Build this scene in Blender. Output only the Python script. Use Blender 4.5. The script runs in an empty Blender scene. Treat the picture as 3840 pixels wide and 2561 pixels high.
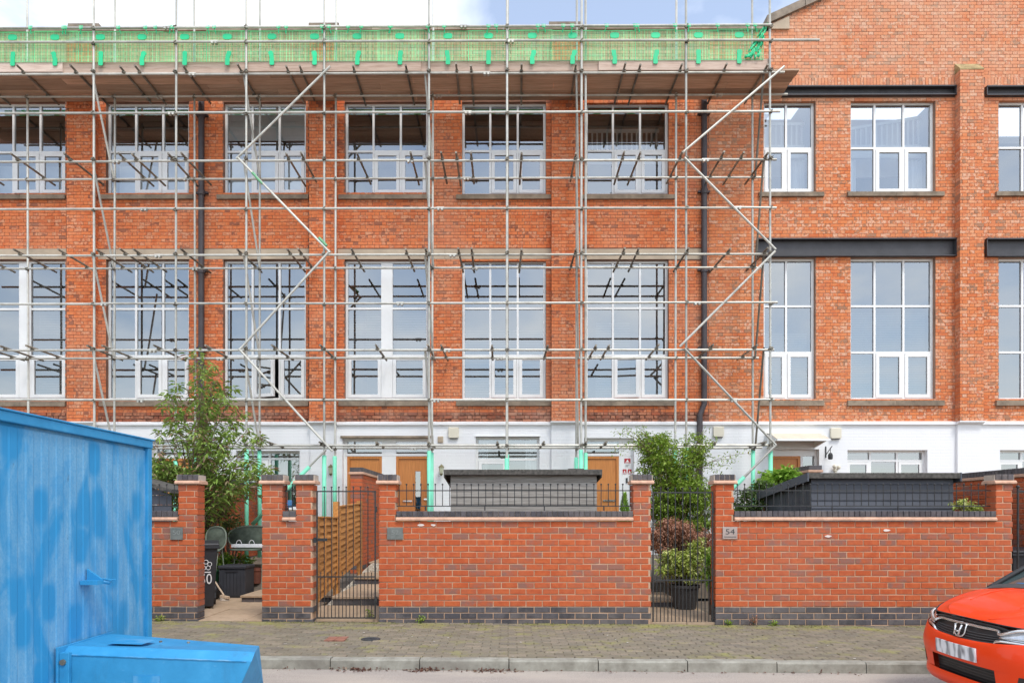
import bpy, math, random
from mathutils import Vector, Matrix, noise as mn
rng = random.Random(7)
sc = bpy.context.scene
C = sc.collection
# ---------------------------------------------------------------- camera
F, CX, CY, CH, TH = 2700.0, 1891.0, 1930.0, 1.49, 0.0052   # focal length etc. in photo pixels
def P(px, py, Y):
    """point of the place at distance Y that the photograph shows at pixel px, py"""
    dx = (px - CX) / F; dz = -(py - CY) / F
    wx = dx * math.cos(TH) - math.sin(TH); wy = dx * math.sin(TH) + math.cos(TH)
    t = Y / wy
    return Vector((wx * t, Y, CH + dz * t))
def PX(px, Y): return P(px, CY, Y).x
def PZ(py, Y, px=1905): return P(px, py, Y).z
cam = bpy.data.cameras.new('camera'); co = bpy.data.objects.new('camera', cam); C.objects.link(co)
co.location = (0, 0, CH); co.rotation_euler = (math.pi / 2, 0, TH)
cam.sensor_width = 36; cam.lens = 36 * F / 3840
cam.shift_x = (1920 - CX) / 3840; cam.shift_y = (CY - 1280.5) / 3840
cam.clip_end = 2000
sc.camera = co
# ---------------------------------------------------------------- sky, sun, exposure
W = bpy.data.worlds.new('World'); sc.world = W; W.use_nodes = True
nt = W.node_tree; nt.nodes.clear()
def N(t, **k):
    n = nt.nodes.new(t)
    for a, b in k.items(): setattr(n, a, b)
    return n
SUN = Vector((0.30, -0.60, 1.0)).normalized()
sky = N('ShaderNodeTexSky', sky_type='NISHITA', sun_disc=False)
sky.sun_elevation = math.asin(SUN.z); sky.sun_rotation = math.atan2(SUN.x, SUN.y)
sky.dust_density = 0.6; sky.air_density = 1.0
tc = N('ShaderNodeTexCoord'); sp = N('ShaderNodeSeparateXYZ'); nt.links.new(tc.outputs['Generated'], sp.inputs[0])
ad = N('ShaderNodeMath', operation='ADD'); nt.links.new(sp.outputs[2], ad.inputs[0]); ad.inputs[1].default_value = 0.25
mx = N('ShaderNodeMath', operation='MAXIMUM'); nt.links.new(ad.outputs[0], mx.inputs[0]); mx.inputs[1].default_value = 0.05
dv = N('ShaderNodeVectorMath', operation='DIVIDE'); nt.links.new(tc.outputs['Generated'], dv.inputs[0])
cb = N('ShaderNodeCombineXYZ')
for i in range(3): nt.links.new(mx.outputs[0], cb.inputs[i])
nt.links.new(cb.outputs[0], dv.inputs[1])
mp = N('ShaderNodeMapping'); mp.inputs['Location'].default_value = (-1.25, 0.8, 0.2); nt.links.new(dv.outputs[0], mp.inputs[0])
nz = N('ShaderNodeTexNoise'); nz.inputs['Scale'].default_value = 1.9; nz.inputs['Detail'].default_value = 7; nz.inputs['Roughness'].default_value = 0.55
nz.inputs['Distortion'].default_value = 0.3; nt.links.new(mp.outputs[0], nz.inputs['Vector'])
cr = N('ShaderNodeValToRGB'); cr.color_ramp.elements[0].position = 0.34; cr.color_ramp.elements[1].position = 0.70
cr.color_ramp.elements[0].color = (0.14, 0.14, 0.14, 1)
nt.links.new(nz.outputs['Fac'], cr.inputs[0])
mixc = N('ShaderNodeMixRGB'); nt.links.new(cr.outputs[0], mixc.inputs[0]); nt.links.new(sky.outputs[0], mixc.inputs[1])
mixc.inputs[2].default_value = (8.0, 8.2, 8.5, 1)
bg = N('ShaderNodeBackground'); bg.inputs[1].default_value = 0.15; nt.links.new(mixc.outputs[0], bg.inputs[0])
wo = N('ShaderNodeOutputWorld'); nt.links.new(bg.outputs[0], wo.inputs[0])
sl = bpy.data.lights.new('sun', 'SUN'); sl.energy = 1.35; sl.angle = math.radians(16); sl.color = (1, 0.95, 0.88)
so = bpy.data.objects.new('sun', sl); C.objects.link(so); so.rotation_euler = SUN.to_track_quat('Z', 'Y').to_euler()
vs = sc.view_settings; vs.view_transform = 'Standard'; vs.look = 'None'; vs.gamma = 1; vs.exposure = 0.76; vs.use_curve_mapping = False
sc.cycles.use_denoising = True
sc.cycles.max_bounces = 8; sc.cycles.transparent_max_bounces = 12; sc.cycles.glossy_bounces = 4
sc.cycles.caustics_reflective = False; sc.cycles.caustics_refractive = False
# ---------------------------------------------------------------- distances (m) of the main planes
YK, YW, YF, YB, YS = 7.38, 9.926, 16.98, 16.5, 15.57   # kerb face, garden walls, facade, back and front scaffold rows
def gz(x): return -0.0065 * max(-14, min(14, x))       # the street falls slightly to the right
def tz(Y): return 0.0 if Y < 13.15 else 0.085 * (Y - 10.4)         # the front gardens climb towards the houses
# ---------------------------------------------------------------- helpers
def mesh(name, verts, faces, mat=None, smooth=False, rnd=None):
    me = bpy.data.meshes.new(name); me.from_pydata(verts, [], faces)
    if smooth: me.polygons.foreach_set('use_smooth', [True] * len(me.polygons))
    if rnd is not None:
        a = me.attributes.new('rnd', 'FLOAT', 'FACE'); a.data.foreach_set('value', rnd)
    if mat: me.materials.append(mat)
    return me
def put(name, me, parent=None, loc=None, rot=None, scale=None, kind=None, label=None):
    o = bpy.data.objects.new(name, me); C.objects.link(o)
    if parent is not None:
        o.parent = parent
        if parent.type == 'EMPTY': o.matrix_parent_inverse = Matrix.Translation(-parent.location)
    if loc is not None: o.location = loc
    if rot is not None: o.rotation_euler = rot
    if scale is not None: o.scale = scale
    if kind: o['kind'] = kind
    if label: o['label'] = label
    return o
def tag(o, label, cat, group=None):
    o['label'] = label; o['category'] = cat
    if group: o['group'] = group
    return o
def thing(name, label, cat, loc=(0, 0, 0), group=None):
    o = bpy.data.objects.new(name, None); C.objects.link(o); o.location = loc; o.empty_display_size = 0.2
    return tag(o, label, cat, group)
def copy_tree(o, parent=None, offset=None):
    c = o.copy(); C.objects.link(c)
    if parent: c.parent = parent
    for ch in o.children: copy_tree(ch, c)
    return c
class MB:
    def __init__(s): s.v = []; s.f = []; s.r = []
    def add(s, vs, fs, r=None):
        b = len(s.v); s.v += [tuple(v) for v in vs]; s.f += [tuple(i + b for i in f) for f in fs]
        r = rng.random() if r is None else r
        s.r += [r] * len(fs); return s
    def box(s, x0, x1, y0, y1, z0, z1, r=None):
        if x0 > x1: x0, x1 = x1, x0
        if y0 > y1: y0, y1 = y1, y0
        if z0 > z1: z0, z1 = z1, z0
        return s.add([(x0,y0,z0),(x1,y0,z0),(x1,y1,z0),(x0,y1,z0),(x0,y0,z1),(x1,y0,z1),(x1,y1,z1),(x0,y1,z1)],
                     [(0,1,5,4),(1,2,6,5),(2,3,7,6),(3,0,4,7),(4,5,6,7),(3,2,1,0)], r)
    def obox(s, p, q, w, h, r=None):
        """bar from p to q with section w (sideways) by h"""
        p, q = Vector(p), Vector(q); d = (q - p).normalized()
        u = d.cross(Vector((0, 0, 1)))
        u = u.normalized() if u.length > 1e-4 else Vector((1, 0, 0))
        n = u.cross(d); a, b = u * (w / 2), n * (h / 2)
        return s.add([p-a-b, p+a-b, p+a+b, p-a+b, q-a-b, q+a-b, q+a+b, q-a+b],
                     [(3,2,1,0),(4,5,6,7),(0,1,5,4),(1,2,6,5),(2,3,7,6),(3,0,4,7)], r)
    def tube(s, p, q, r0, r1=None, n=8, caps=True, r=None):
        p, q = Vector(p), Vector(q); r1 = r0 if r1 is None else r1
        d = (q - p).normalized(); u = d.orthogonal().normalized(); w = d.cross(u)
        vs = []
        for c, rr in ((p, r0), (q, r1)):
            for i in range(n):
                a = 2 * math.pi * i / n; vs.append(c + (u * math.cos(a) + w * math.sin(a)) * rr)
        fs = [(i, (i + 1) % n, n + (i + 1) % n, n + i) for i in range(n)]
        if caps: fs += [tuple(range(n - 1, -1, -1)), tuple(range(n, 2 * n))]
        return s.add(vs, fs, r)
    def path(s, pts, r0, n=6, r1=None):
        """smooth tube through points, tapering from r0 to r1"""
        r1 = r0 if r1 is None else r1; m = len(pts) - 1; pts = [Vector(p) for p in pts]; vs = []; u = None
        for i, p in enumerate(pts):
            d = (pts[min(i + 1, m)] - pts[max(i - 1, 0)]).normalized()
            u = d.orthogonal().normalized() if u is None else (u - d * u.dot(d)).normalized()
            w = d.cross(u); rr = r0 + (r1 - r0) * i / m
            vs += [p + (u * math.cos(2 * math.pi * k / n) + w * math.sin(2 * math.pi * k / n)) * rr for k in range(n)]
        fs = [(i * n + k, i * n + (k + 1) % n, (i + 1) * n + (k + 1) % n, (i + 1) * n + k) for i in range(m) for k in range(n)]
        return s.add(vs, fs + [tuple(range(n - 1, -1, -1)), tuple(range(m * n, m * n + n))])
    def prism(s, poly, axis, a, b, r=None):
        """polygon in the two other axes, drawn out along axis from a to b"""
        k = len(poly)
        def pt(u, v, t): return {'x': (t, u, v), 'y': (u, t, v), 'z': (u, v, t)}[axis]
        vs = [pt(u, v, a) for u, v in poly] + [pt(u, v, b) for u, v in poly]
        return s.add(vs, [tuple(range(k)), tuple(range(2*k - 1, k - 1, -1))] + [(i, k + i, k + (i + 1) % k, (i + 1) % k) for i in range(k)], r)
    def sphere(s, c, rx, ry=None, rz=None, n=10, m=6, r=None):
        ry = rx if ry is None else ry; rz = rx if rz is None else rz
        vs = [(c[0], c[1], c[2] - rz)]
        for j in range(1, m):
            t = math.pi * j / m
            for i in range(n):
                a = 2 * math.pi * i / n
                vs.append((c[0] + rx * math.sin(t) * math.cos(a), c[1] + ry * math.sin(t) * math.sin(a), c[2] - rz * math.cos(t)))
        vs.append((c[0], c[1], c[2] + rz)); L = len(vs) - 1
        fs = [(0, 1 + (i + 1) % n, 1 + i) for i in range(n)]
        for j in range(m - 2):
            for i in range(n):
                a = 1 + j * n + i; b = 1 + j * n + (i + 1) % n; fs.append((a, b, b + n, a + n))
        fs += [(L, 1 + (m - 2) * n + i, 1 + (m - 2) * n + (i + 1) % n) for i in range(n)]
        return s.add(vs, fs, r)
    def lathe(s, c, prof, n=16, r=None):
        vs = []; k = len(prof)
        for rr, z in prof:
            for i in range(n):
                a = 2 * math.pi * i / n; vs.append((c[0] + rr * math.cos(a), c[1] + rr * math.sin(a), c[2] + z))
        fs = [(j*n + i, j*n + (i+1) % n, (j+1)*n + (i+1) % n, (j+1)*n + i) for j in range(k - 1) for i in range(n)]
        fs += [tuple(range(n - 1, -1, -1)), tuple(range((k - 1) * n, k * n))]
        return s.add(vs, fs, r)
    def build(s, name, mat, parent=None, smooth=False, kind=None, label=None, bevel=0):
        o = put(name, mesh(name, s.v, s.f, mat, smooth, s.r), parent, kind=kind, label=label)
        if bevel:
            m = o.modifiers.new('edge', 'BEVEL'); m.width = bevel; m.segments = 2; m.limit_method = 'ANGLE'; m.harden_normals = False
        return o
# ---------------------------------------------------------------- materials
def srgb(r, g, b):
    f = lambda c: (c / 255 / 12.92) if c / 255 <= 0.04045 else ((c / 255 + 0.055) / 1.055) ** 2.4
    return (f(r), f(g), f(b), 1)
class Mat:
    def __init__(s, name):
        s.m = bpy.data.materials.new(name); s.m.use_nodes = True; s.t = s.m.node_tree
        s.b = s.t.nodes['Principled BSDF']
    def n(s, t, **k):
        x = s.t.nodes.new(t)
        for a, b in k.items(): setattr(x, a, b)
        return x
    def l(s, a, b): s.t.links.new(a, b)
    def pos(s, scale=(1, 1, 1), obj=False):
        if obj:
            g = s.n('ShaderNodeTexCoord').outputs['Object']
        else:
            g = s.n('ShaderNodeNewGeometry').outputs['Position']
        m = s.n('ShaderNodeMapping'); m.inputs['Scale'].default_value = scale; s.l(g, m.inputs[0]); return m.outputs[0]
    def noise(s, scale, detail=4, rough=0.55, vec=None, dist=0):
        x = s.n('ShaderNodeTexNoise'); x.inputs['Scale'].default_value = scale; x.inputs['Detail'].default_value = detail
        x.inputs['Roughness'].default_value = rough; x.inputs['Distortion'].default_value = dist
        s.l(vec if vec is not None else s.pos(), x.inputs['Vector']); return x.outputs['Fac']
    def ramp(s, fac, stops, interp='LINEAR'):
        x = s.n('ShaderNodeValToRGB'); e = x.color_ramp.elements; x.color_ramp.interpolation = interp
        while len(e) < len(stops): e.new(0.5)
        for el, (p, c) in zip(e, stops): el.position = p; el.color = c if len(c) == 4 else (*c, 1)
        s.l(fac, x.inputs[0]); return x.outputs[0]
    def mix(s, fac, a, b, mode='MIX'):
        x = s.n('ShaderNodeMixRGB', blend_type=mode)
        for i, v in enumerate((fac, a, b)):
            if hasattr(v, 'is_output'): s.l(v, x.inputs[i])
            elif i == 0: x.inputs[0].default_value = v
            else: x.inputs[i].default_value = v if len(v) == 4 else (*v, 1)
        return x.outputs[0]
    def rnd(s):
        a = s.n('ShaderNodeAttribute', attribute_name='rnd').outputs['Fac']; o = s.n('ShaderNodeObjectInfo').outputs['Random']
        x = s.n('ShaderNodeMath', operation='ADD'); s.l(a, x.inputs[0]); s.l(o, x.inputs[1])
        y = s.n('ShaderNodeMath', operation='FRACT'); s.l(x.outputs[0], y.inputs[0]); return y.outputs[0]
    def bump(s, h, strength=0.3, dist=0.01):
        x = s.n('ShaderNodeBump'); x.inputs['Strength'].default_value = strength; x.inputs['Distance'].default_value = dist
        s.l(h, x.inputs['Height']); s.l(x.outputs[0], s.b.inputs['Normal'])
    def done(s, col, rough=0.8, metal=0, spec=None):
        if hasattr(col, 'is_output'): s.l(col, s.b.inputs['Base Color'])
        else: s.b.inputs['Base Color'].default_value = col if len(col) == 4 else (*col, 1)
        if hasattr(rough, 'is_output'): s.l(rough, s.b.inputs['Roughness'])
        else: s.b.inputs['Roughness'].default_value = rough
        s.b.inputs['Metallic'].default_value = metal
        if spec is not None: s.b.inputs['Specular IOR Level'].default_value = spec
        return s.m
def plain(name, col, rough=0.7, metal=0, var=0.15, scale=6, bump=0, bscale=60, spec=None, rv=0.0):
    m = Mat(name); c = Vector(col[:3])
    n = m.noise(scale, 5, 0.6)
    out = m.ramp(n, [(0.3, tuple(c * (1 - var))), (0.7, tuple(c * (1 + var)))])
    if rv:
        out = m.mix(1.0, out, m.ramp(m.rnd(), [(0, (1 - rv,) * 3), (1, (1 + rv,) * 3)]), 'MULTIPLY')
    if bump: m.bump(m.noise(bscale, 3), bump, 0.006)
    return m.done(out, rough, metal, spec)
def brickmat(name, stops, stain=(0.62, 0.45, 0.36), stain_amt=0.35, rough=0.92, grime=0.25, mottle=7, high=None):
    m = Mat(name)
    ja = m.n('ShaderNodeMath', operation='MULTIPLY_ADD'); m.l(m.noise(mottle, 3, 0.6), ja.inputs[0]); ja.inputs[1].default_value = 1.15; ja.inputs[2].default_value = -0.575
    jb = m.n('ShaderNodeMath', operation='ADD', use_clamp=True); m.l(m.rnd(), jb.inputs[0]); m.l(ja.outputs[0], jb.inputs[1])
    c = m.ramp(jb.outputs[0], stops)
    sp_ = m.noise(38, 4, 0.65)
    c = m.mix(m.ramp(sp_, [(0.35, (0, 0, 0)), (0.75, (0.35,) * 3)]), c, tuple(x * 0.62 for x in stops[len(stops) // 2][1][:3]))
    big = m.noise(0.55, 5, 0.6, m.pos((1, 1, 0.7)))
    c = m.mix(m.ramp(big, [(0.48, (0, 0, 0)), (0.72, (stain_amt,) * 3)]), c, stain)
    if high:   # upper courses bleached by the weather
        sz = m.n('ShaderNodeSeparateXYZ'); m.l(m.pos(), sz.inputs[0]); mr = m.n('ShaderNodeMapRange'); mr.inputs[1].default_value = high[0]; mr.inputs[2].default_value = high[1]; mr.inputs[3].default_value = 0.0; mr.inputs[4].default_value = 0.9; m.l(sz.outputs[2], mr.inputs[0])
        mm = m.n('ShaderNodeMath', operation='MULTIPLY'); m.l(mr.outputs[0], mm.inputs[0]); m.l(m.ramp(m.noise(1.6, 5, 0.65), [(0.3, (0.1,) * 3), (0.65, (1, 1, 1))]), mm.inputs[1])
        c = m.mix(mm.outputs[0], c, m.mix(0.5, c, (0.66, 0.44, 0.31)))
    big2 = m.noise(0.9, 4, 0.6, m.pos((1.3, 1, 0.35)))
    c = m.mix(m.ramp(big2, [(0.52, (0, 0, 0)), (0.75, (grime,) * 3)]), c, (0.10, 0.06, 0.045))
    m.bump(m.noise(70, 4, 0.7), 0.5, 0.004)
    return m.done(c, rough, 0, 0.25)
M = {}
M['brick_mill'] = brickmat('mill brick', [(0, (0.62, 0.152, 0.053)), (0.20, (0.76, 0.235, 0.086)), (0.42, (0.67, 0.175, 0.064)), (0.60, (0.75, 0.275, 0.120)), (0.74, (0.57, 0.150, 0.064)), (0.85, (0.73, 0.365, 0.205)), (0.94, (0.64, 0.182, 0.076)), (1.0, (0.32, 0.12, 0.07))], (0.70, 0.44, 0.30), 0.28, grime=0.14)
M['brick_gable'] = brickmat('gable brick', [(0, (0.60, 0.160, 0.058)), (0.20, (0.72, 0.243, 0.090)), (0.40, (0.64, 0.186, 0.069)), (0.56, (0.74, 0.36, 0.19)), (0.68, (0.56, 0.155, 0.065)), (0.80, (0.74, 0.46, 0.31)), (0.91, (0.66, 0.22, 0.08)), (1.0, (0.36, 0.19, 0.115))], (0.66, 0.40, 0.26), 0.25, grime=0.10, high=(9.5, 12.0))
M['brick_parapet'] = brickmat('weathered parapet brick', [(0, (0.56, 0.30, 0.17)), (0.3, (0.66, 0.44, 0.29)), (0.6, (0.58, 0.34, 0.20)), (1, (0.50, 0.40, 0.28))], (0.50, 0.47, 0.34), 0.4)
M['brick_worn'] = brickmat('worn brick', [(0, (0.42, 0.12, 0.06)), (0.3, (0.22, 0.08, 0.05)), (0.5, (0.50, 0.20, 0.11)), (0.7, (0.16, 0.07, 0.05)), (1, (0.46, 0.22, 0.14))])
M['brick_wall'] = brickmat('garden wall brick', [(0, (0.47, 0.096, 0.033)), (0.2, (0.54, 0.131, 0.046)), (0.40, (0.45, 0.094, 0.037)), (0.58, (0.51, 0.122, 0.046)), (0.76, (0.42, 0.109, 0.051)), (0.90, (0.36, 0.128, 0.082)), (1.0, (0.26, 0.13, 0.10))], (0.56, 0.25, 0.16), 0.14, 0.9, 0.05, mottle=9)
M['brick_blue'] = brickmat('blue brick', [(0, (0.085, 0.078, 0.085)), (0.4, (0.13, 0.115, 0.118)), (0.7, (0.065, 0.06, 0.065)), (1, (0.15, 0.13, 0.125))], (0.30, 0.27, 0.23), 0.22, 0.75, 0.2)
M['mortar_mill'] = plain('mill mortar', (0.26, 0.13, 0.085), 0.95, var=0.35, scale=1.5)
M['mortar_gable'] = plain('gable mortar', (0.34, 0.21, 0.15), 0.95, var=0.25, scale=1.5)
M['mortar'] = plain('pale mortar', (0.51, 0.33, 0.215), 0.95, var=0.2, scale=9)
M['mortar_grey'] = plain('plinth mortar', (0.46, 0.38, 0.31), 0.95, var=0.2, scale=9)
M['creasing'] = plain('creasing stone', (0.56, 0.335, 0.23), 0.9, var=0.2, scale=14, bump=0.3)
M['stone'] = plain('weathered sill stone', (0.25, 0.195, 0.14), 0.9, var=0.35, scale=5, bump=0.4, rv=0.15)
M['lintel'] = plain('concrete lintel', (0.46, 0.37, 0.27), 0.9, var=0.15, scale=2, bump=0.2, rv=0.05)
M['coping'] = plain('roof coping stone', (0.27, 0.22, 0.17), 0.9, var=0.35, scale=4, bump=0.4, rv=0.2)
M['steel'] = plain('black beam paint', (0.045, 0.043, 0.047), 0.5, var=0.25, scale=3)
m = Mat('white wall paint')
_b = m.n('ShaderNodeTexBrick'); _b.inputs['Scale'].default_value = 1; _b.inputs['Brick Width'].default_value = 0.225; _b.inputs['Row Height'].default_value = 0.075; _b.inputs['Mortar Size'].default_value = 0.008; _b.inputs['Mortar Smooth'].default_value = 0.4
_s = m.n('ShaderNodeSeparateXYZ'); m.l(m.pos(), _s.inputs[0]); _c = m.n('ShaderNodeCombineXYZ'); m.l(_s.outputs[0], _c.inputs[0]); m.l(_s.outputs[2], _c.inputs[1]); m.l(_c.outputs[0], _b.inputs['Vector'])
_x = m.n('ShaderNodeBump'); _x.inputs['Strength'].default_value = 0.35; _x.inputs['Distance'].default_value = 0.006; _x.invert = True
m.l(_b.outputs['Fac'], _x.inputs['Height']); m.l(_x.outputs[0], m.b.inputs['Normal'])
M['white_wall'] = m.done(m.mix(m.ramp(m.noise(1.2, 6, 0.65, m.pos((1, 1, 0.5))), [(0.45, (0, 0, 0)), (0.8, (0.22,) * 3)]), (0.795, 0.80, 0.80), (0.66, 0.65, 0.63)), 0.75)
M['upvc'] = plain('white window frame', (0.80, 0.80, 0.78), 0.35, var=0.03, scale=3)
M['cream'] = plain('cream plastic', (0.68, 0.63, 0.50), 0.45, var=0.06, scale=3)
m = Mat('window glass')
_g = m.n('ShaderNodeBsdfGlossy'); _g.inputs['Roughness'].default_value = 0.0; _g.inputs['Color'].default_value = (0.90, 0.94, 0.96, 1)
_t = m.n('ShaderNodeBsdfTransparent'); _t.inputs['Color'].default_value = (0.80, 0.84, 0.84, 1)
_f = m.n('ShaderNodeFresnel'); _f.inputs['IOR'].default_value = 1.5
_r = m.n('ShaderNodeMath', operation='MULTIPLY_ADD'); m.l(_f.outputs[0], _r.inputs[0]); _r.inputs[1].default_value = 1.0; _r.inputs[2].default_value = 0.26; _r.use_clamp = True
_mx = m.n('ShaderNodeMixShader'); m.l(_r.outputs[0], _mx.inputs[0]); m.l(_t.outputs[0], _mx.inputs[1]); m.l(_g.outputs[0], _mx.inputs[2])
_bp = m.n('ShaderNodeBump'); _bp.inputs['Strength'].default_value = 0.05; _bp.inputs['Distance'].default_value = 0.012
m.l(m.noise(0.9, 1, 0.4), _bp.inputs['Height']); m.l(_bp.outputs[0], _g.inputs['Normal'])
m.l(_mx.outputs[0], m.t.nodes['Material Output'].inputs['Surface']); M['glass'] = m.m
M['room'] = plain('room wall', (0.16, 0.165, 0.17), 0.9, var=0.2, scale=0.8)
M['curtain'] = plain('white curtain', (0.78, 0.79, 0.80), 0.9, var=0.05)
M['pale_room'] = plain('pale room wall', (0.72, 0.72, 0.71), 0.9, var=0.05)
M['blind'] = plain('pale window blind', (0.30, 0.31, 0.31), 0.7, var=0.05)
M['green_curtain'] = plain('grey green curtain', (0.33, 0.36, 0.30), 0.9, var=0.1)
m = Mat('galvanised scaffold tube')
c = m.ramp(m.noise(3.0, 5, 0.65), [(0.3, (0.38, 0.375, 0.33)), (0.55, (0.58, 0.57, 0.51)), (0.75, (0.47, 0.43, 0.36))])
c = m.mix(1.0, c, m.ramp(m.rnd(), [(0, (0.75,) * 3), (1, (1.15,) * 3)]), 'MULTIPLY')
M['tube'] = m.done(c, 0.5, 0.35)
M['tube_dark'] = plain('weathered scaffold tube', (0.22, 0.195, 0.155), 0.6, 0.3, var=0.4, scale=4, rv=0.3)
M['coupler'] = plain('scaffold coupler', (0.22, 0.20, 0.16), 0.6, 0.4, var=0.4, scale=9, rv=0.4)
m = Mat('scaffold plank')
c = m.ramp(m.noise(3, 6, 0.65, m.pos((0.5, 10, 10))), [(0.3, (0.40, 0.255, 0.17)), (0.5, (0.54, 0.365, 0.25)), (0.7, (0.66, 0.475, 0.345))])
c = m.mix(1.0, c, m.ramp(m.rnd(), [(0, (0.62, 0.60, 0.58)), (0.5, (1, 1, 1)), (1, (1.25, 1.2, 1.18))]), 'MULTIPLY')
M['plank'] = m.done(c, 0.9)
m = Mat('pale toe board')
c = m.ramp(m.noise(4, 6, 0.65, m.pos((0.6, 8, 8))), [(0.3, (0.42, 0.30, 0.24)), (0.5, (0.58, 0.45, 0.37)), (0.75, (0.66, 0.54, 0.46))])
c = m.mix(1.0, c, m.ramp(m.rnd(), [(0, (0.8, 0.75, 0.7)), (1, (1.1, 1.1, 1.1))]), 'MULTIPLY'); M['toe'] = m.done(c, 0.9)
M['mesh_green'] = plain('green guard mesh', (0.15, 0.60, 0.25), 0.5, var=0.3, scale=2, rv=0.3)
M['tape'] = plain('green tape', (0.16, 0.42, 0.22), 0.6)
M['tag_green'] = plain('green plastic tab', (0.02, 0.56, 0.24), 0.45, var=0.05, rv=0.12)
M['foam'] = plain('mint foam sleeve', (0.20, 0.68, 0.46), 0.6, var=0.10, scale=5)
M['pipe'] = plain('dark brown downpipe', (0.055, 0.045, 0.048), 0.5, var=0.25, scale=4)
M['iron'] = plain('black painted iron', (0.028, 0.028, 0.028), 0.5, var=0.3, scale=9)
m = Mat('oak door')
c = m.ramp(m.noise(5, 5, 0.6, m.pos((14, 14, 0.8))), [(0.3, (0.46, 0.165, 0.036)), (0.55, (0.58, 0.22, 0.05)), (0.75, (0.64, 0.27, 0.075))]); M['oak'] = m.done(c, 0.45)
m = Mat('weathered shed board')
c = m.ramp(m.noise(4, 6, 0.65, m.pos((0.7, 12, 12))), [(0.3, (0.20, 0.18, 0.155)), (0.55, (0.33, 0.305, 0.27)), (0.75, (0.43, 0.40, 0.36))])
c = m.mix(1.0, c, m.ramp(m.rnd(), [(0, (0.75,) * 3), (1, (1.1,) * 3)]), 'MULTIPLY'); M['shed_grey'] = m.done(c, 0.9)
M['shed_blue'] = plain('slate grey shed paint', (0.068, 0.074, 0.090), 0.6, var=0.15, scale=3, rv=0.15)
M['felt'] = plain('roofing felt', (0.085, 0.078, 0.068), 0.95, var=0.5, scale=22, bump=0.6)
m = Mat('fence panel timber')
c = m.ramp(m.noise(4, 5, 0.6, m.pos((8, 0.8, 8))), [(0.3, (0.38, 0.155, 0.038)), (0.6, (0.56, 0.25, 0.065)), (0.8, (0.64, 0.31, 0.095))])
c = m.mix(1.0, c, m.ramp(m.rnd(), [(0, (0.75,) * 3), (1, (1.1,) * 3)]), 'MULTIPLY'); M['fence'] = m.done(c, 0.85)
def leafmat(name, stops, rough=0.5):
    m = Mat(name); c = m.ramp(m.rnd(), stops)
    m.b.inputs['Subsurface Weight'].default_value = 0
    t = m.n('ShaderNodeBsdfTranslucent'); m.l(c, t.inputs['Color'])
    mx_ = m.n('ShaderNodeMixShader'); mx_.inputs[0].default_value = 0.3
    m.done(c, rough); m.l(m.b.outputs[0], mx_.inputs[1]); m.l(t.outputs[0], mx_.inputs[2]); m.l(mx_.outputs[0], m.t.nodes['Material Output'].inputs['Surface'])
    return m.m
M['leaf_buddleia'] = leafmat('buddleia leaf', [(0, (0.14, 0.24, 0.05)), (0.35, (0.25, 0.38, 0.07)), (0.6, (0.36, 0.48, 0.11)), (0.8, (0.18, 0.28, 0.06)), (0.9, (0.34, 0.22, 0.12)), (1, (0.38, 0.23, 0.17))])
M['leaf_acer'] = leafmat('maple leaf', [(0, (0.15, 0.25, 0.03)), (0.4, (0.27, 0.40, 0.05)), (0.7, (0.40, 0.51, 0.09)), (0.9, (0.22, 0.32, 0.05)), (1, (0.42, 0.31, 0.11))])
M['leaf_red'] = leafmat('russet leaf', [(0, (0.32, 0.15, 0.09)), (0.5, (0.52, 0.28, 0.18)), (1, (0.42, 0.21, 0.13))])
M['leaf_var'] = leafmat('variegated leaf', [(0, (0.20, 0.29, 0.04)), (0.35, (0.42, 0.50, 0.09)), (0.6, (0.70, 0.70, 0.26)), (0.8, (0.26, 0.36, 0.06)), (1, (0.76, 0.72, 0.34))])
M['leaf_bright'] = leafmat('bright green leaf', [(0, (0.15, 0.30, 0.03)), (0.5, (0.28, 0.48, 0.06)), (1, (0.40, 0.56, 0.11))])
M['leaf_dark'] = leafmat('dark green leaf', [(0, (0.06, 0.11, 0.03)), (0.5, (0.11, 0.18, 0.05)), (1, (0.18, 0.26, 0.08))])
M['flower'] = leafmat('purple flower', [(0, (0.18, 0.06, 0.24)), (1, (0.30, 0.14, 0.36))])
M['bark'] = plain('bark', (0.15, 0.10, 0.065), 0.9, var=0.4, scale=14, bump=0.5)
def rgb(m, c): return c
# ---------------------------------------------------------------- ground, road, kerb, pavement
def struct(o): o['kind'] = 'structure'; return o
M['earth'] = plain('earth', (0.16, 0.13, 0.10), 0.95, var=0.3)
m = Mat('road asphalt')
c = m.ramp(m.noise(140, 3, 0.7), [(0.3, (0.21, 0.18, 0.155)), (0.7, (0.47, 0.405, 0.355))])
c = m.mix(m.ramp(m.noise(1.6, 5, 0.6, m.pos((0.4, 1.5, 1))), [(0.42, (0, 0, 0)), (0.68, (0.5,) * 3)]), c, (0.50, 0.43, 0.35))
m.bump(m.noise(160, 2), 0.6, 0.006); M['road'] = m.done(c, 0.9)
m = Mat('paving block')
c = m.ramp(m.rnd(), [(0, (0.155, 0.13, 0.088)), (0.3, (0.225, 0.188, 0.128)), (0.6, (0.18, 0.155, 0.112)), (0.85, (0.265, 0.215, 0.152)), (1, (0.165, 0.14, 0.108))])
c = m.mix(m.ramp(m.noise(60, 4, 0.7), [(0.4, (0, 0, 0)), (0.7, (0.6,) * 3)]), c, (0.13, 0.11, 0.085))
_sx = m.n('ShaderNodeSeparateXYZ'); m.l(m.pos(), _sx.inputs[0])
_mr = m.n('ShaderNodeMapRange'); _mr.inputs[1].default_value = 9.15; _mr.inputs[2].default_value = 9.85; _mr.inputs[3].default_value = 0.0; _mr.inputs[4].default_value = 0.13; m.l(_sx.outputs[1], _mr.inputs[0])
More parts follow.
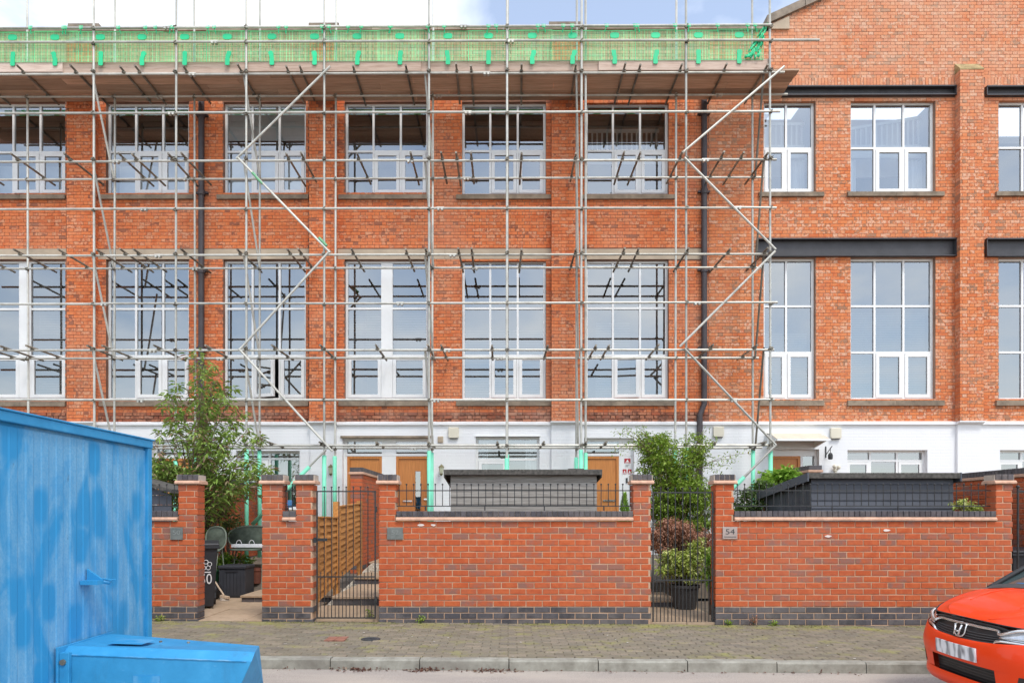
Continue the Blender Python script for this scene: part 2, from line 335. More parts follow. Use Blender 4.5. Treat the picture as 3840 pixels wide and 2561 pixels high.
_ad = m.n('ShaderNodeMath', operation='ADD'); m.l(m.noise(2.4, 6, 0.7), _ad.inputs[0]); m.l(_mr.outputs[0], _ad.inputs[1])
c = m.mix(m.ramp(_ad.outputs[0], [(0.54, (0, 0, 0)), (0.76, (0.85,) * 3)]), c, (0.27, 0.26, 0.06))
m.bump(m.noise(90, 3), 0.5, 0.004); M['paver'] = m.done(c, 0.92)
m = Mat('paving joint')
c = m.ramp(m.noise(4, 6, 0.7), [(0.35, (0.10, 0.085, 0.06)), (0.55, (0.17, 0.15, 0.09)), (0.7, (0.24, 0.24, 0.07))]); M['joint'] = m.done(c, 0.95)
m = Mat('kerb concrete')
c = m.ramp(m.noise(7, 6, 0.7), [(0.3, (0.20, 0.185, 0.15)), (0.6, (0.33, 0.315, 0.265)), (0.8, (0.42, 0.40, 0.345))])
c = m.mix(m.ramp(m.noise(1.8, 4, 0.6), [(0.5, (0, 0, 0)), (0.7, (0.6,) * 3)]), c, (0.17, 0.15, 0.125)); m.bump(m.noise(80, 3), 0.4, 0.004)
M['kerb'] = m.done(c, 0.9)
m = Mat('garden slab')
c = m.ramp(m.rnd(), [(0, (0.38, 0.27, 0.175)), (1, (0.48, 0.35, 0.235))]); c = m.mix(m.ramp(m.noise(9, 6, 0.7), [(0.4, (0, 0, 0)), (0.75, (0.7,) * 3)]), c, (0.27, 0.195, 0.125)); M['slab'] = m.done(c, 0.9)
m = Mat('gravel'); c = m.ramp(m.rnd(), [(0, (0.22, 0.17, 0.12)), (0.5, (0.40, 0.34, 0.26)), (1, (0.55, 0.49, 0.40))]); M['gravel'] = m.done(c, 0.9)
def sheet(name, xs, y0, y1, dz, mat, ny=1):
    mb = MB()
    for a, b in zip(xs[:-1], xs[1:]):
        mb.add([(a, y0, gz(a) + dz), (b, y0, gz(b) + dz), (b, y1, gz(b) + dz), (a, y1, gz(a) + dz)], [(0, 1, 2, 3)])
    return struct(mb.build(name, mat))
XS = [-400, -14, 14, 400]
sheet('ground', XS, -400, 500, -0.34, M['earth'])
sheet('road', XS, -60, YK, -0.105, M['road'])
pv = sheet('pavement', [-14, 14], YK + 0.135, YW + 0.3, -0.012, M['joint'])
# paving blocks: the nearest 300 are single pieces, the others one part
pm = []
for k in range(4):
    mb = MB(); r_ = random.Random(k)
    e = 0.008
    w, d, h = 0.194, 0.094, 0.05
    j = lambda: r_.uniform(-0.0025, 0.0025)
    top = [(-w/2 + e + j(), -d/2 + e + j(), 0), (w/2 - e + j(), -d/2 + e + j(), 0), (w/2 - e + j(), d/2 - e + j(), 0), (-w/2 + e + j(), d/2 - e + j(), 0)]
    mid = [(-w/2, -d/2, -e), (w/2, -d/2, -e), (w/2, d/2, -e), (-w/2, d/2, -e)]; low = [(a, b, -h) for a, b, _ in mid]
    mb.add(top + mid + low, [(0, 1, 2, 3)] + [(4 + i, 4 + (i + 1) % 4, (i + 1) % 4, i) for i in range(4)] + [(8 + i, 8 + (i + 1) % 4, 4 + (i + 1) % 4, 4 + i) for i in range(4)], k * 0.13)
    pm.append(mesh('paving_block', mb.v, mb.f, M['paver'], rnd=mb.r))
cells = []
y = YK + 0.19; row = 0
while y < YW + 0.02:
    x = -9 + (row % 2) * 0.1
    while x < 11.5:
        if not (abs(x - PX(1262, y)) < 0.12 and abs(y - 8.60) < 0.14): cells.append((x, y))
        x += 0.2
    y += 0.1; row += 1
def inview(x, y):
    px = CX + F * (x / y); return 560 < px < 3700
cells.sort(key=lambda c: (not inview(*c), c[0] ** 2 + c[1] ** 2))
big = MB(); PR = random.Random(3)
for i, (x, y) in enumerate(cells):
    z = gz(x) + PR.uniform(-0.005, 0.004); q = pm[PR.randrange(4)]
    if i < 300:
        put('paving_block', q, pv, (x, y, z), (PR.uniform(-.02, .02), 0.0065 + PR.uniform(-.015, .015), PR.uniform(-.02, .02)))
    else:
        a = PR.uniform(-.02, .02)
        vs = [(x + v.co.x - v.co.y * a, y + v.co.y + v.co.x * a, z + v.co.z) for v in q.vertices]
        big.add(vs, [tuple(p.vertices) for p in q.polygons], PR.random())
big.build('paving_blocks_beyond', M['paver'], pv, kind='stuff')
# kerb stones, joints where the photograph shows them
kb = struct(thing('kerb', 'concrete kerb', 'kerb')); del kb['label']; del kb['category']
KP = 335.3; jp = 1238.0
k = -9
while k < 14:
    x0 = PX(jp + KP * k, YK) + 0.005; x1 = PX(jp + KP * (k + 1), YK) - 0.005
    mb = MB(); z = gz((x0 + x1) / 2); zt = z + 0.004 + PR.uniform(-.003, .003)
    mb.prism([(YK + PR.uniform(-.004, .004), z - 0.25), (YK + 0.005, zt - 0.018), (YK + 0.02, zt), (YK + 0.125, zt), (YK + 0.125, z - 0.25)], 'x', x0, x1)
    mb.build('kerb_stone', M['kerb'], kb); k += 1
# cover plates in the pavement
p = P(1262, 2403, 8.60); mb = MB()
for i in range(2):
    for j in range(2): mb.box(p.x - .12 + i * .12 + .003, p.x + i * .12 - .003, 8.46 + j * .14 + .003, 8.46 + (j + 1) * .14 - .003, gz(p.x) - .05, gz(p.x) + .002)
M['redtile'] = plain('red tile', (0.27, 0.115, 0.075), 0.9, var=0.25, scale=12)
tag(mb.build('square_cover', M['redtile']), 'small square reddish cover set in the grey pavement', 'cover')
p = P(1390, 2404, 8.58); mb = MB(); mb.lathe((p.x, p.y, gz(p.x) - 0.04), [(0.115, 0), (0.115, 0.046), (0.10, 0.049), (0.095, 0.045)], 24)
for i in range(5): mb.box(p.x - .07, p.x + .07, p.y - .06 + i * .03 - .006, p.y - .06 + i * .03 + .006, gz(p.x) + .003, gz(p.x) + .009)
M['castiron'] = plain('cast iron', (0.075, 0.08, 0.085), 0.6, 0.5, var=0.4, scale=20)
tag(mb.build('manhole_cover', M['castiron']), 'small round iron cover in the block pavement', 'manhole cover')
# garden ground behind the walls: sloped sheets and the strip under gates
mb = MB()
for a, b, z0, z1 in ((YW + .05, 13.15, -.03, -.03), (13.15, 13.3, -.03, tz(13.3)), (13.3, 17.3, tz(13.3), tz(17.3))):
    mb.add([(-14, a, z0), (14, a, z0 - (.08 if a < 13 else 0)), (14, b, z1 - (.08 if b < 13.2 else 0)), (-14, b, z1)], [(0, 1, 2, 3)])
struct(mb.build('garden_ground', M['earth']))
# ---------------------------------------------------------------- the two mill buildings
CO, BP = 0.0776, 0.337      # brick course and one stretcher plus one header
def holes_grid(x0, x1, z0, z1, holes, Yf, dep, mat, name, parent, top=None):
    xs = sorted({x0, x1, *[min(max(h[i], x0), x1) for h in holes for i in (0, 1)]}); zs = sorted({z0, z1, *[min(max(h[i], z0), z1) for h in holes for i in (2, 3)]})
    def solid(i, j):
        if not (0 <= i < len(xs) - 1 and 0 <= j < len(zs) - 1): return False
        cx, cz = (xs[i] + xs[i + 1]) / 2, (zs[j] + zs[j + 1]) / 2
        return not any(h[0] < cx < h[1] and h[2] < cz < h[3] for h in holes)
    mb = MB(); Yb = Yf + dep
    for i in range(len(xs) - 1):
        for j in range(len(zs) - 1):
            if not solid(i, j): continue
            a, b, c, d = xs[i], xs[i + 1], zs[j], zs[j + 1]
            mb.add([(a, Yf, c), (b, Yf, c), (b, Yf, d), (a, Yf, d)], [(0, 1, 2, 3)])
            mb.add([(a, Yb, c), (b, Yb, c), (b, Yb, d), (a, Yb, d)], [(3, 2, 1, 0)])
            if not solid(i - 1, j): mb.add([(a, Yf, c), (a, Yf, d), (a, Yb, d), (a, Yb, c)], [(0, 1, 2, 3)])
            if not solid(i + 1, j): mb.add([(b, Yf, c), (b, Yb, c), (b, Yb, d), (b, Yf, d)], [(0, 1, 2, 3)])
            if not solid(i, j - 1): mb.add([(a, Yf, c), (a, Yb, c), (b, Yb, c), (b, Yf, c)], [(0, 1, 2, 3)])
            if not solid(i, j + 1): mb.add([(a, Yf, d), (b, Yf, d), (b, Yb, d), (a, Yb, d)], [(0, 1, 2, 3)])
    return mb.build(name, mat, parent)
def flemish(x0, x1, z0, z1, holes, top=None, xorig=0.0, soldiers=()):
    """bricks (x0,x1,z0,z1) of a wall in Flemish bond round its openings"""
    out = []; n = int(round((z1 - z0) / CO)); h = (z1 - z0) / n
    for c in range(n):
        a, b = z0 + c * h, z0 + (c + 1) * h; zc = (a + b) / 2
        lo, hi = x0, x1
        if top: lo, hi = top(b, x0, x1)
        if hi - lo < 0.05: continue
        x = xorig + math.floor((lo - xorig) / BP) * BP - (BP / 2 if c % 2 else 0) - BP
        cut = [(q[0], q[1]) for q in holes if q[2] < zc < q[3]]
        while x < hi:
            for u, v in ((x, x + BP * 2 / 3), (x + BP * 2 / 3, x + BP)):
                segs = [(max(u, lo), min(v, hi))]
                for q0, q1 in cut:
                    ns = []
                    for s0, s1 in segs:
                        if q1 <= s0 or q0 >= s1: ns.append((s0, s1))
                        else:
                            if q0 > s0: ns.append((s0, q0))
                            if q1 < s1: ns.append((q1, s1))
                    segs = ns
                for s0, s1 in segs:
                    if s1 - s0 > 0.03: out.append((s0, s1, a, b))
            x += BP
    return out
UNIT = {}
def unit_brick(mat):
    if mat not in UNIT:
        mb = MB(); mb.box(-.5, .5, 0, 1, -.5, .5, 0.0); UNIT[mat] = mesh('brick', mb.v, mb.f, M[mat], rnd=mb.r)
    return UNIT[mat]
def lay(bricks, Yf, mat, parent, depth, singles=0, g=0.0048, proud=0.008, jit=0.003, seed=1):
    """real bricks: the nearest as parts, the others joined as stuff"""
    R = random.Random(seed); mb = MB(); rest = []
    if singles:
        cxp = lambda b: ((b[0] + b[1]) / 2) ** 2 + ((b[2] + b[3]) / 2 - CH) ** 2 - 3 * (b[1] - b[0])
        vis = sorted(bricks, key=lambda b: (not -10.5 < (b[0] + b[1]) / 2 < 11.2, cxp(b))); one, rest = vis[:singles], vis[singles:]
    else: one, rest = [], bricks
    for b in one:
        pr = proud + R.uniform(-jit, jit)
        put('brick', unit_brick(mat), parent, ((b[0] + b[1]) / 2, Yf - pr, (b[2] + b[3]) / 2), None, (b[1] - b[0] - 2 * g, depth + pr - .01, b[3] - b[2] - 2 * g))
    for b in rest:
        pr = proud + R.uniform(-jit, jit); gg = g + R.uniform(-.001, .001)
        x0, x1, y0, y1, z0, z1 = b[0] + gg, b[1] - gg, Yf - pr, Yf + depth - .01, b[2] + gg, b[3] - gg
        mb.add([(x0,y0,z0),(x1,y0,z0),(x1,y1,z0),(x0,y1,z0),(x0,y0,z1),(x1,y0,z1),(x1,y1,z1),(x0,y1,z1)], [(0,1,5,4),(1,2,6,5),(3,0,4,7),(4,5,6,7),(3,2,1,0)], R.random())
    if mb.v: mb.build('brickwork', M[mat], parent, kind='stuff')
def fr(px0, px1, py0, py1, Y=YF):
    a, b = P(px0, py1, Y), P(px1, py0, Y); return (a.x, b.x, a.z, b.z)
GR = random.Random(11)
def pane(parent, x0, x1, z0, z1, Y, hinge=None, ang=0):
    t1, t2 = GR.uniform(-.0015, .0015), GR.uniform(-.0012, .0012); w, h = x1 - x0, z1 - z0
    vs = [(x0, Y, z0), (x1, Y + w * t1, z0), (x1, Y + w * t1 + h * t2, z1), (x0, Y + h * t2, z1)]
    if hinge is not None: vs = [swing(v, hinge, ang) for v in vs]
    return put('pane', mesh('pane', vs, [(0, 1, 2, 3)], M['glass']), parent)
def swing(v, h, a):
    dx, dy = v[0] - h[0], v[1] - h[1]
    return (h[0] + dx * math.cos(a) - dy * math.sin(a), h[1] + dx * math.sin(a) + dy * math.cos(a), v[2])
def window(bld, rect, cols, rows, sashes=(), panel=None, Y=None, opened=None, fw=0.055, bar=0.048, sw=0.075, sill=None, handle=True):
    """rect (x0,x1,z0,z1); cols / rows: inner bar centres (x / z); sashes: (col,row from the bottom); panel: (x0,x1) wide white post"""
    x0, x1, z0, z1 = rect; Y = YF + 0.10 if Y is None else Y; D = 0.07
    mb = MB(); mb.box(x0, x1, Y, Y + D, z0, z0 + fw); mb.box(x0, x1, Y, Y + D, z1 - fw, z1)
    mb.box(x0, x0 + fw, Y + .001, Y + D, z0 + fw, z1 - fw); mb.box(x1 - fw, x1, Y + .001, Y + D, z0 + fw, z1 - fw)
    xe = [x0 + fw] + [v for c in cols for v in (c - bar / 2, c + bar / 2)] + [x1 - fw]
    if panel: xe = [x0 + fw, panel[0], panel[1], x1 - fw]; mb.box(panel[0], panel[1], Y - .012, Y + D - .002, z0 + fw, z1 - fw)
    ze = [z0 + fw] + [v for r in rows for v in (r - bar / 2, r + bar / 2)] + [z1 - fw]
    for c in cols: mb.box(c - bar / 2, c + bar / 2, Y + .002, Y + D - .003, z0 + fw, z1 - fw)
    for r in rows:
        for i in range(0, len(xe), 2): mb.box(xe[i], xe[i + 1], Y + .004, Y + D - .005, r - bar / 2, r + bar / 2)
    w = mb.build('window', M['upvc'], bld)
    for i in range(0, len(xe), 2):
        for j in range(0, len(ze), 2):
            a, b, c, d = xe[i], xe[i + 1], ze[j], ze[j + 1]
            if (i // 2, j // 2) in sashes:
                s = MB(); e = .006; a += e; b -= e; c += e; d -= e; Ys = Y - .012
                s.box(a, b, Ys, Ys + .06, c, c + sw); s.box(a, b, Ys, Ys + .06, d - sw, d); s.box(a, a + sw, Ys + .001, Ys + .06, c + sw, d - sw); s.box(b - sw, b, Ys + .001, Ys + .06, c + sw, d - sw)
                hinge, ang = None, 0
                if opened and opened[0] == (i // 2, j // 2):
                    hinge = (a, Ys) if opened[2] == 'l' else (b, Ys); ang = opened[1]
                    s.v = [swing(v, hinge, ang) for v in s.v]
                so_ = s.build('sash', M['upvc'], w)
                pane(w, a + sw, b - sw, c + sw, d - sw, Ys + .03, hinge, ang)
            else: pane(w, a, b, c, d, Y + .035)
    if sill:
        s = MB(); n = max(1, int(round((sill[1] - sill[0]) / 1.2)))
        for k in range(n):
            u, v = sill[0] + (sill[1] - sill[0]) * k / n + .002, sill[0] + (sill[1] - sill[0]) * (k + 1) / n - .002
            s.prism([(sill[4] - .075, sill[2]), (sill[4] - .075, sill[3] - .02), (sill[4] + .12, sill[3] + .004), (sill[4] + .12, sill[2])], 'x', u, v)
        s.build('sill', M['stone'], w)
    return w
def slat_blind(bld, x0, x1, z0, z1, Y, pitch=0.05, mat='blind'):
    mb = MB(); z = z0
    while z < z1:
        mb.add([(x0, Y, z), (x1, Y, z), (x1, Y + .025, z + .03), (x0, Y + .025, z + .03)], [(0, 1, 2, 3)]); z += pitch
    return mb.build('blind', M[mat], bld, kind='stuff')
def drape(bld, x0, x1, z0, z1, Y, mat='curtain', waves=5, narrow=1.0):
    n = waves * 8; vs = []; fs = []
    for k in range(n + 1):
        u = k / n; x = x0 + (x1 - x0) * u; y = Y + .04 * math.sin(u * waves * 2 * math.pi)
        xb = x0 + (x1 - x0) * u * narrow
        vs += [(xb, y, z0), (x, y, z1)]
    fs = [(2 * k, 2 * k + 2, 2 * k + 3, 2 * k + 1) for k in range(n)]
    return put('curtain', mesh('curtain', vs, fs, M[mat], True), bld)
# ---- the scaffolded range
mill = thing('mill_building', 'long red brick mill with tall white windows behind the scaffolding', 'building', (-4, YF, 0))
mx0, mx1 = PX(-560, YF), PX(2658, YF)
zW = PZ(1583, YF); zTop = PZ(118, YF)
T = [(-505, -195), (-65, 245), (398, 708), (838, 1147), (1293, 1605), (1733, 2047), (2197, 2507)]
T[0] = (-505, -195)
holes = []
for a, b in T:
    holes += [fr(a, b, 382, 728), fr(a, b, 974, 1498)]
pil = [(-640, -545), (250, 352), (1159, 1258), (2068, 2180)]
# bricks bottom rows are worn, so they are laid apart
zWorn = zW + 3 * CO
br = flemish(mx0, mx1, zWorn, zTop, holes + [fr(a, b, 180, 1583) for a, b in pil[1:]])
holes_grid(mx0, mx1, zW, zTop, holes, YF, 0.34, M['mortar_mill'], 'wall', mill)
lb = []
for a, b in ((-545, 250), (362, 1159), (1266, 2068), (2183, 2630)):
    r = fr(a, b, 934, 974); lb.append(r)
    n = max(1, round((r[1] - r[0]) / 2.6)); mbx = MB()
    for k in range(n): mbx.box(r[0] + (r[1] - r[0]) * k / n + .002, r[0] + (r[1] - r[0]) * (k + 1) / n - .002, YF - .014, YF + .2, r[2] + .003, r[3])
    mbx.build('lintel', M['lintel'], mill)
br = [b for b in br if not any(r[0] - .02 < (b[0] + b[1]) / 2 < r[1] + .02 and r[2] < (b[2] + b[3]) / 2 < r[3] for r in lb)]
zP = PZ(262, YF)
lay([b for b in br if b[2] >= zP], YF, 'brick_parapet', mill, 0.09, 0, seed=8)
lay([b for b in br if b[2] < zP], YF, 'brick_mill', mill, 0.09, 300, seed=2)
lay(flemish(mx0, mx1, zW, zWorn, []), YF, 'brick_worn', mill, 0.09, 0, g=.008, proud=.03, jit=.022, seed=3)
for k, (a, b) in enumerate(pil):
    r = fr(a, b, 118, 1583, YF - .2); mbx = MB(); mbx.box(r[0] + .008, r[1] - .008, YF - .2, YF + .02, zW, zTop - .36); mbx.build('pilaster', M['mortar_mill'], mill)
    lay(flemish(r[0], r[1], zW, zTop - .35, [], xorig=r[0]), YF - .2, 'brick_mill', mill, .2, 0, seed=20 + k)
    mbx = MB(); mbx.prism([(YF - .21, zTop - .349), (YF - .21, zTop - .32), (YF - .01, zTop - .12), (YF - .01, zTop - .349)], 'x', r[0], r[1]); mbx.box(r[0] - .05, r[1] + .05, YF - .085, YF + .375, zTop + .091, zTop + .165); mbx.build('pilaster_cap', M['coping'], mill)
n = 14
for k in range(n):
    u, v = mx0 + (mx1 + 1.35 - mx0) * k / n, mx0 + (mx1 + 1.35 - mx0) * (k + 1) / n
    mbx = MB(); mbx.box(u + .003, v - .003, YF - .07, YF + .36, zTop + .002, zTop + .09); mbx.build('coping_stone', M['coping'], mill)
# windows of the upper floors
for k, (a, b) in enumerate(T):
    r = fr(a, b, 382, 728); w3 = (r[1] - r[0])
    cols = [r[0] + w3 * .335, r[0] + w3 * .665]; zt = PZ(559, YF)
    sl_ = fr(a - 22, b + 2, 731, 751); sl_ = (max(sl_[0], PX({0: -545, 1: -545, 2: 366, 4: 1266, 6: 2183}.get(k, a - 26), YF)), PX(b + {1: 5, 3: 12, 5: 20, 6: 22}.get(k, 20), YF), sl_[2], sl_[3], YF)
    window(mill, r, cols, [zt], {(1, 0), (2, 0)}, sill=sl_)
    r = fr(a, b, 974, 1498); rows = [PZ(1330, YF), PZ(1152, YF)]
    sl_ = (sl_[0], sl_[1], PZ(1523, YF), PZ(1502, YF), YF)
    if k in (1, 4):
        pp = {1: (62, 106), 4: (1427, 1470)}[k]
        window(mill, r, [], rows, {(0, 0), (1, 0)}, panel=(PX(pp[0], YF), PX(pp[1], YF)), sill=sl_)
    else:
        window(mill, r, cols, rows, {(1, 0), (2, 0)}, sill=sl_, opened={3: ((1, 0), -0.40, 'l'), 6: ((1, 0), -0.10, 'l')}.get(k))
# rooms behind the windows
def rooms(bld, x0, x1, levels, walls, roof_open=False):
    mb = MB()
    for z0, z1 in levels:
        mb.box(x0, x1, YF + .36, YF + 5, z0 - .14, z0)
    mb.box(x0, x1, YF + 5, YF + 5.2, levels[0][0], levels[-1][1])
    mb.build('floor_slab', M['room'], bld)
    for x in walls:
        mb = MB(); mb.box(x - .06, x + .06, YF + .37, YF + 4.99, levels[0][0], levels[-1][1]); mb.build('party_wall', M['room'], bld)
    mb = MB(); zc = levels[-1][1]; cut = (YF + .5, YF + 3.6) if roof_open else (YF + 5, YF + 5)  # opening added in the unseen roof to let sky light into the top rooms
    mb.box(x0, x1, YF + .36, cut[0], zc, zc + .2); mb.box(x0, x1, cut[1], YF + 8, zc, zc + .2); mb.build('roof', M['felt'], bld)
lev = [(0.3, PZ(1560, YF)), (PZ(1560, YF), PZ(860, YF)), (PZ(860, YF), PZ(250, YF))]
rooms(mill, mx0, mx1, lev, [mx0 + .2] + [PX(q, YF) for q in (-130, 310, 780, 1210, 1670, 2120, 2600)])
# things seen in the rooms: blinds, a handrail
for (a, b), (y0, y1) in (((1293, 1427), (1160, 1330)), ((1470, 1605), (1160, 1490)), ((1733, 2047), (1230, 1490)), ((106, 245), (1160, 1490)), ((2230, 2380), (1200, 1490))):
    r = fr(a, b, y0, y1); slat_blind(mill, r[0] + .06, r[1] - .06, r[2], r[3], YF + .28, 0.06)
r = fr(838, 1147, 395, 515); mb = MB(); mb.box(r[0] + .05, r[1] - .05, YF + .18, YF + .19, r[2], r[3]); mb.build('roller_blind', M['curtain'], mill)
r = fr(838, 1147, 575, 720); mb = MB(); mb.box(r[0] + .05, r[1] - .05, YF + .26, YF + .28, r[2], r[3]); mb.build('roller_blind', M['curtain'], mill)
for a, b in ((398, 708), (-65, 245)):
    r = fr(a, b, 585, 722); mb = MB(); mb.box(r[0] + .05, r[1] - .05, YF + .5, YF + .52, r[2], r[3]); mb.build('inner_screen', M['curtain'], mill)
def balustrade(bld, pts_top, zb, Y, n, mat='upvc'):
    """white spindles under a handrail from p to q"""
    (xa, za), (xb, zb2) = pts_top
    mb = MB(); mb.obox((xa, Y, za), (xb, Y, zb2), .06, .07); mb.box(xa, xb, Y - .02, Y + .02, zb - .32, zb); o = mb.build('balustrade', M[mat], bld)
    for k in range(n):
        t = (k + .5) / n; x = xa + (xb - xa) * t; z = za + (zb2 - za) * t
        mb = MB(); mb.box(x - .018, x + .018, Y - .018, Y + .018, zb, z - .03); mb.build('spindle', M[mat], o)
r = fr(2197, 2507, 424, 505); balustrade(mill, ((r[0] + .06, r[3]), (r[1] - .06, r[3])), r[2], YF + .8, 15)
# ground floor, painted white
def zpaint(bld, x0, x1, hs, name='painted_wall'):
    holes_grid(x0, x1, 0.1, zW - .002, hs, YF - .045, 0.36, M['white_wall'], name, bld)
    mb = MB(); mb.prism([(YF - .10, zW - .075), (YF - .10, zW - .02), (YF - .03, zW + .012), (YF + .02, zW + .012), (YF + .02, zW - .075)], 'x', x0, x1); mb.build('string_course', M['white_wall'], bld)
    for a, b in ([(PX(q[0], YF - .2), PX(q[1], YF - .2)) for q in pil] if bld is mill else [(PX(3599, YF - .2), PX(3689, YF - .2))]):
        mb = MB(); mb.box(a + .004, b - .004, YF - .12, YF - .046, .1, zW - .08); mb.prism([(YF - .12, zW - .079), (YF - .235, zW - .03), (YF - .235, zW - .003), (YF - .102, zW - .003), (YF - .102, zW - .079)], 'x', a - .02, b + .02); mb.build('painted_pilaster', M['white_wall'], bld)
YG = YF - .045
def front_door(bld, x0, x1, z0, z1, Y, strip=None, letter=None, handle=None, frame=.06):
    mb = MB(); mb.box(x0, x0 + frame, Y, Y + .09, z0, z1); mb.box(x1 - frame, x1, Y, Y + .09, z0, z1); mb.box(x0 + frame, x1 - frame, Y + .001, Y + .09, z1 - frame, z1)
    d = mb.build('door', M['oak'], bld)
    a, b, c = x0 + frame + .004, x1 - frame - .004, z1 - frame - .004
    lf = MB()
    if strip:
        lf.box(a, strip[0], Y + .03, Y + .075, z0, c); lf.box(strip[1], b, Y + .03, Y + .075, z0, c); lf.box(strip[0], strip[1], Y + .03, Y + .075, strip[3], c); lf.box(strip[0], strip[1], Y + .03, Y + .075, z0, strip[2])
        g = MB(); g.box(strip[0] - .02, strip[0] + .004, Y + .02, Y + .03, strip[2], strip[3]); g.box(strip[1] - .004, strip[1] + .02, Y + .02, Y + .03, strip[2], strip[3]); g.box(strip[0], strip[1], Y + .02, Y + .03, strip[3] - .004, strip[3] + .02); g.build('glazing_bead', M['oak'], d)
        pane(d, strip[0], strip[1], strip[2], strip[3], Y + .045)
    else: lf.box(a, b, Y + .03, Y + .075, z0, c)
    lf.build('door_leaf', M['oak'], d)
    for q, nm in ((letter, 'letter_slot'), (handle, 'door_handle')):
        if q:
            h = MB(); h.box(q[0], q[1], Y + .005, Y + .03, q[2] - .015, q[2] + .02); h.build(nm, M['chrome'], d)
    return d
M['chrome'] = plain('polished metal', (0.75, 0.74, 0.72), 0.2, 0.9, var=0.03)
gh = [fr(570, 726, 1648, 2000, YG), fr(885, 1124, 1690, 1908, YG), fr(1284, 1612, 1642, 2200, YG), fr(1784, 2023, 1637, 1850, YG), fr(2190, 2378, 1642, 2200, YG)]
gh = [(a, b, max(c, .15), d) for a, b, c, d in gh]
zpaint(mill, mx0, mx1, gh)
Yd = YG + .16; zd = .80
# pair of doors of number 52
h = gh[2]; zl = [PZ(v, YG) for v in (1642, 1653, 1698, 1708)]
def X(px): return PX(px, YG)
mb = MB(); mb.box(X(1284), X(1612), Yd - .01, Yd + .08, zl[1], zl[0]); mb.box(X(1284), X(1612), Yd - .008, Yd + .08, zl[3] + .002, zl[2])
for a, b in ((1284, 1296), (1428, 1481), (1609, 1612)):
    mb.box(X(a), X(b), Yd - .006, Yd + .08, zd, zl[3]); mb.box(X(a), X(b), Yd - .006, Yd + .08, zl[2], zl[1])
fl = mb.build('fanlight', M['upvc'], mill)
pane(fl, X(1296), X(1428), zl[2], zl[1], Yd + .03); pane(fl, X(1481), X(1609), zl[2], zl[1], Yd + .03)
front_door(mill, X(1296), X(1428), zd, zl[3], Yd)
front_door(mill, X(1481), X(1609), zd, zl[3], Yd, strip=(X(1553), X(1574), .95, PZ(1764, YG)), letter=(X(1507), X(1541), PZ(1878, YG)), handle=(X(1586), X(1600), PZ(1871, YG)))
mb = MB(); mb.box(X(1278), X(1618), YG - .05, YG + .1, zl[0], zl[0] + .05); mb.build('door_lintel', M['stone'], mill)
# door of number 54 with white panel beside it
mb = MB(); mb.box(X(2190), X(2378), Yd - .01, Yd + .08, zl[1], zl[0]); mb.box(X(2190), X(2378), Yd - .008, Yd + .08, zl[3] + .002, zl[2])
mb.box(X(2190), X(2194), Yd - .006, Yd + .08, zd, zl[3]); mb.box(X(2325), X(2378), Yd - .006, Yd + .08, zd, zl[3]); mb.box(X(2325), X(2378), Yd - .006, Yd + .08, zl[2], zl[1]); mb.box(X(2190), X(2196), Yd - .006, Yd + .08, zl[2], zl[1])
fl = mb.build('fanlight', M['upvc'], mill); pane(fl, X(2196), X(2325), zl[2], zl[1], Yd + .03)
front_door(mill, X(2194), X(2325), zd, zl[3], Yd, letter=(X(2265), X(2310), PZ(1876, YG)))
# door of number 50
mb = MB(); mb.box(X(570), X(726), Yd - .01, Yd + .08, PZ(1655, YG), PZ(1648, YG)); mb.box(X(570), X(726), Yd - .008, Yd + .08, PZ(1716, YG), PZ(1706, YG)); mb.box(X(570), X(577), Yd - .006, Yd + .08, zd, PZ(1655, YG)); mb.box(X(714), X(726), Yd - .006, Yd + .08, zd, PZ(1655, YG))
fl = mb.build('fanlight', M['upvc'], mill); pane(fl, X(577), X(714), PZ(1706, YG), PZ(1655, YG), Yd + .03)
front_door(mill, X(577), X(714), zd, PZ(1716, YG), Yd)
# ground floor windows
r = gh[1]; window(mill, r, [PX(1004, YG)], [PZ(1718, YG)], {(0, 0)}, Y=YG + .14, sill=(r[0] - .06, r[1] + .06, r[2] - .07, r[2] - .005, YG))
drape(mill, PX(1010, YG), r[1], r[2], r[3], YG + .5, 'green_curtain', 6); drape(mill, r[0], PX(930, YG), r[2], r[3], YG + .5, 'curtain', 3)
r = gh[3]; window(mill, r, [PX(1903, YG)], [PZ(1721, YG)], {(0, 0)}, Y=YG + .14)
drape(mill, r[0], r[0] + .28, r[2], r[3], YG + .5, 'curtain', 3); drape(mill, r[1] - .32, r[1], r[2], r[3], YG + .5, 'curtain', 3, .7)
mb = MB(); mb.box(r[0] - .02, r[1] + .02, YG - .03, YG + .1, r[3], r[3] + .03); mb.build('window_head', M['upvc'], mill)
# ---- the gabled range
gab = thing('gabled_building', 'red brick gabled mill end with black steel beams over its windows', 'building', (8, YF, 0))
gx0, gx1 = mx1 + .001, PX(4330, YF)
ga, gb = P(2890, 66, YF), P(3030, 2, YF); gs = (gb.z - ga.z) / (gb.x - ga.x)
xap = PX(4160, YF); zk = PZ(118, YF, 2890)
def gtop(z, a, b):
    if z <= zk: return a, b
    d = (z - ga.z + .12) / gs
    lo = max(a, ga.x + max(0, d) - .02); return lo, min(b, 2 * xap - lo)
zap = ga.z + (xap - ga.x) * gs
GW = [(2864, 3058), (3190, 3507), (3745, 4062)]
gholes = []
for a, b in GW: gholes += [fr(a, b, 376, 724), fr(a, b, 966, 1498)]
GP = (3599, 3689); gpr = fr(GP[0], GP[1], 262, 1583, YF - .2)
beams = [fr(2836, 3579, 328, 366), fr(2836, 3579, 897, 966), fr(3692, 4300, 328, 366), fr(3692, 4300, 897, 966)]
gbr = flemish(gx0, gx1, zW, zap, gholes + beams + [(gpr[0] + .01, gpr[1] - .01, gpr[2], gpr[3])], gtop)
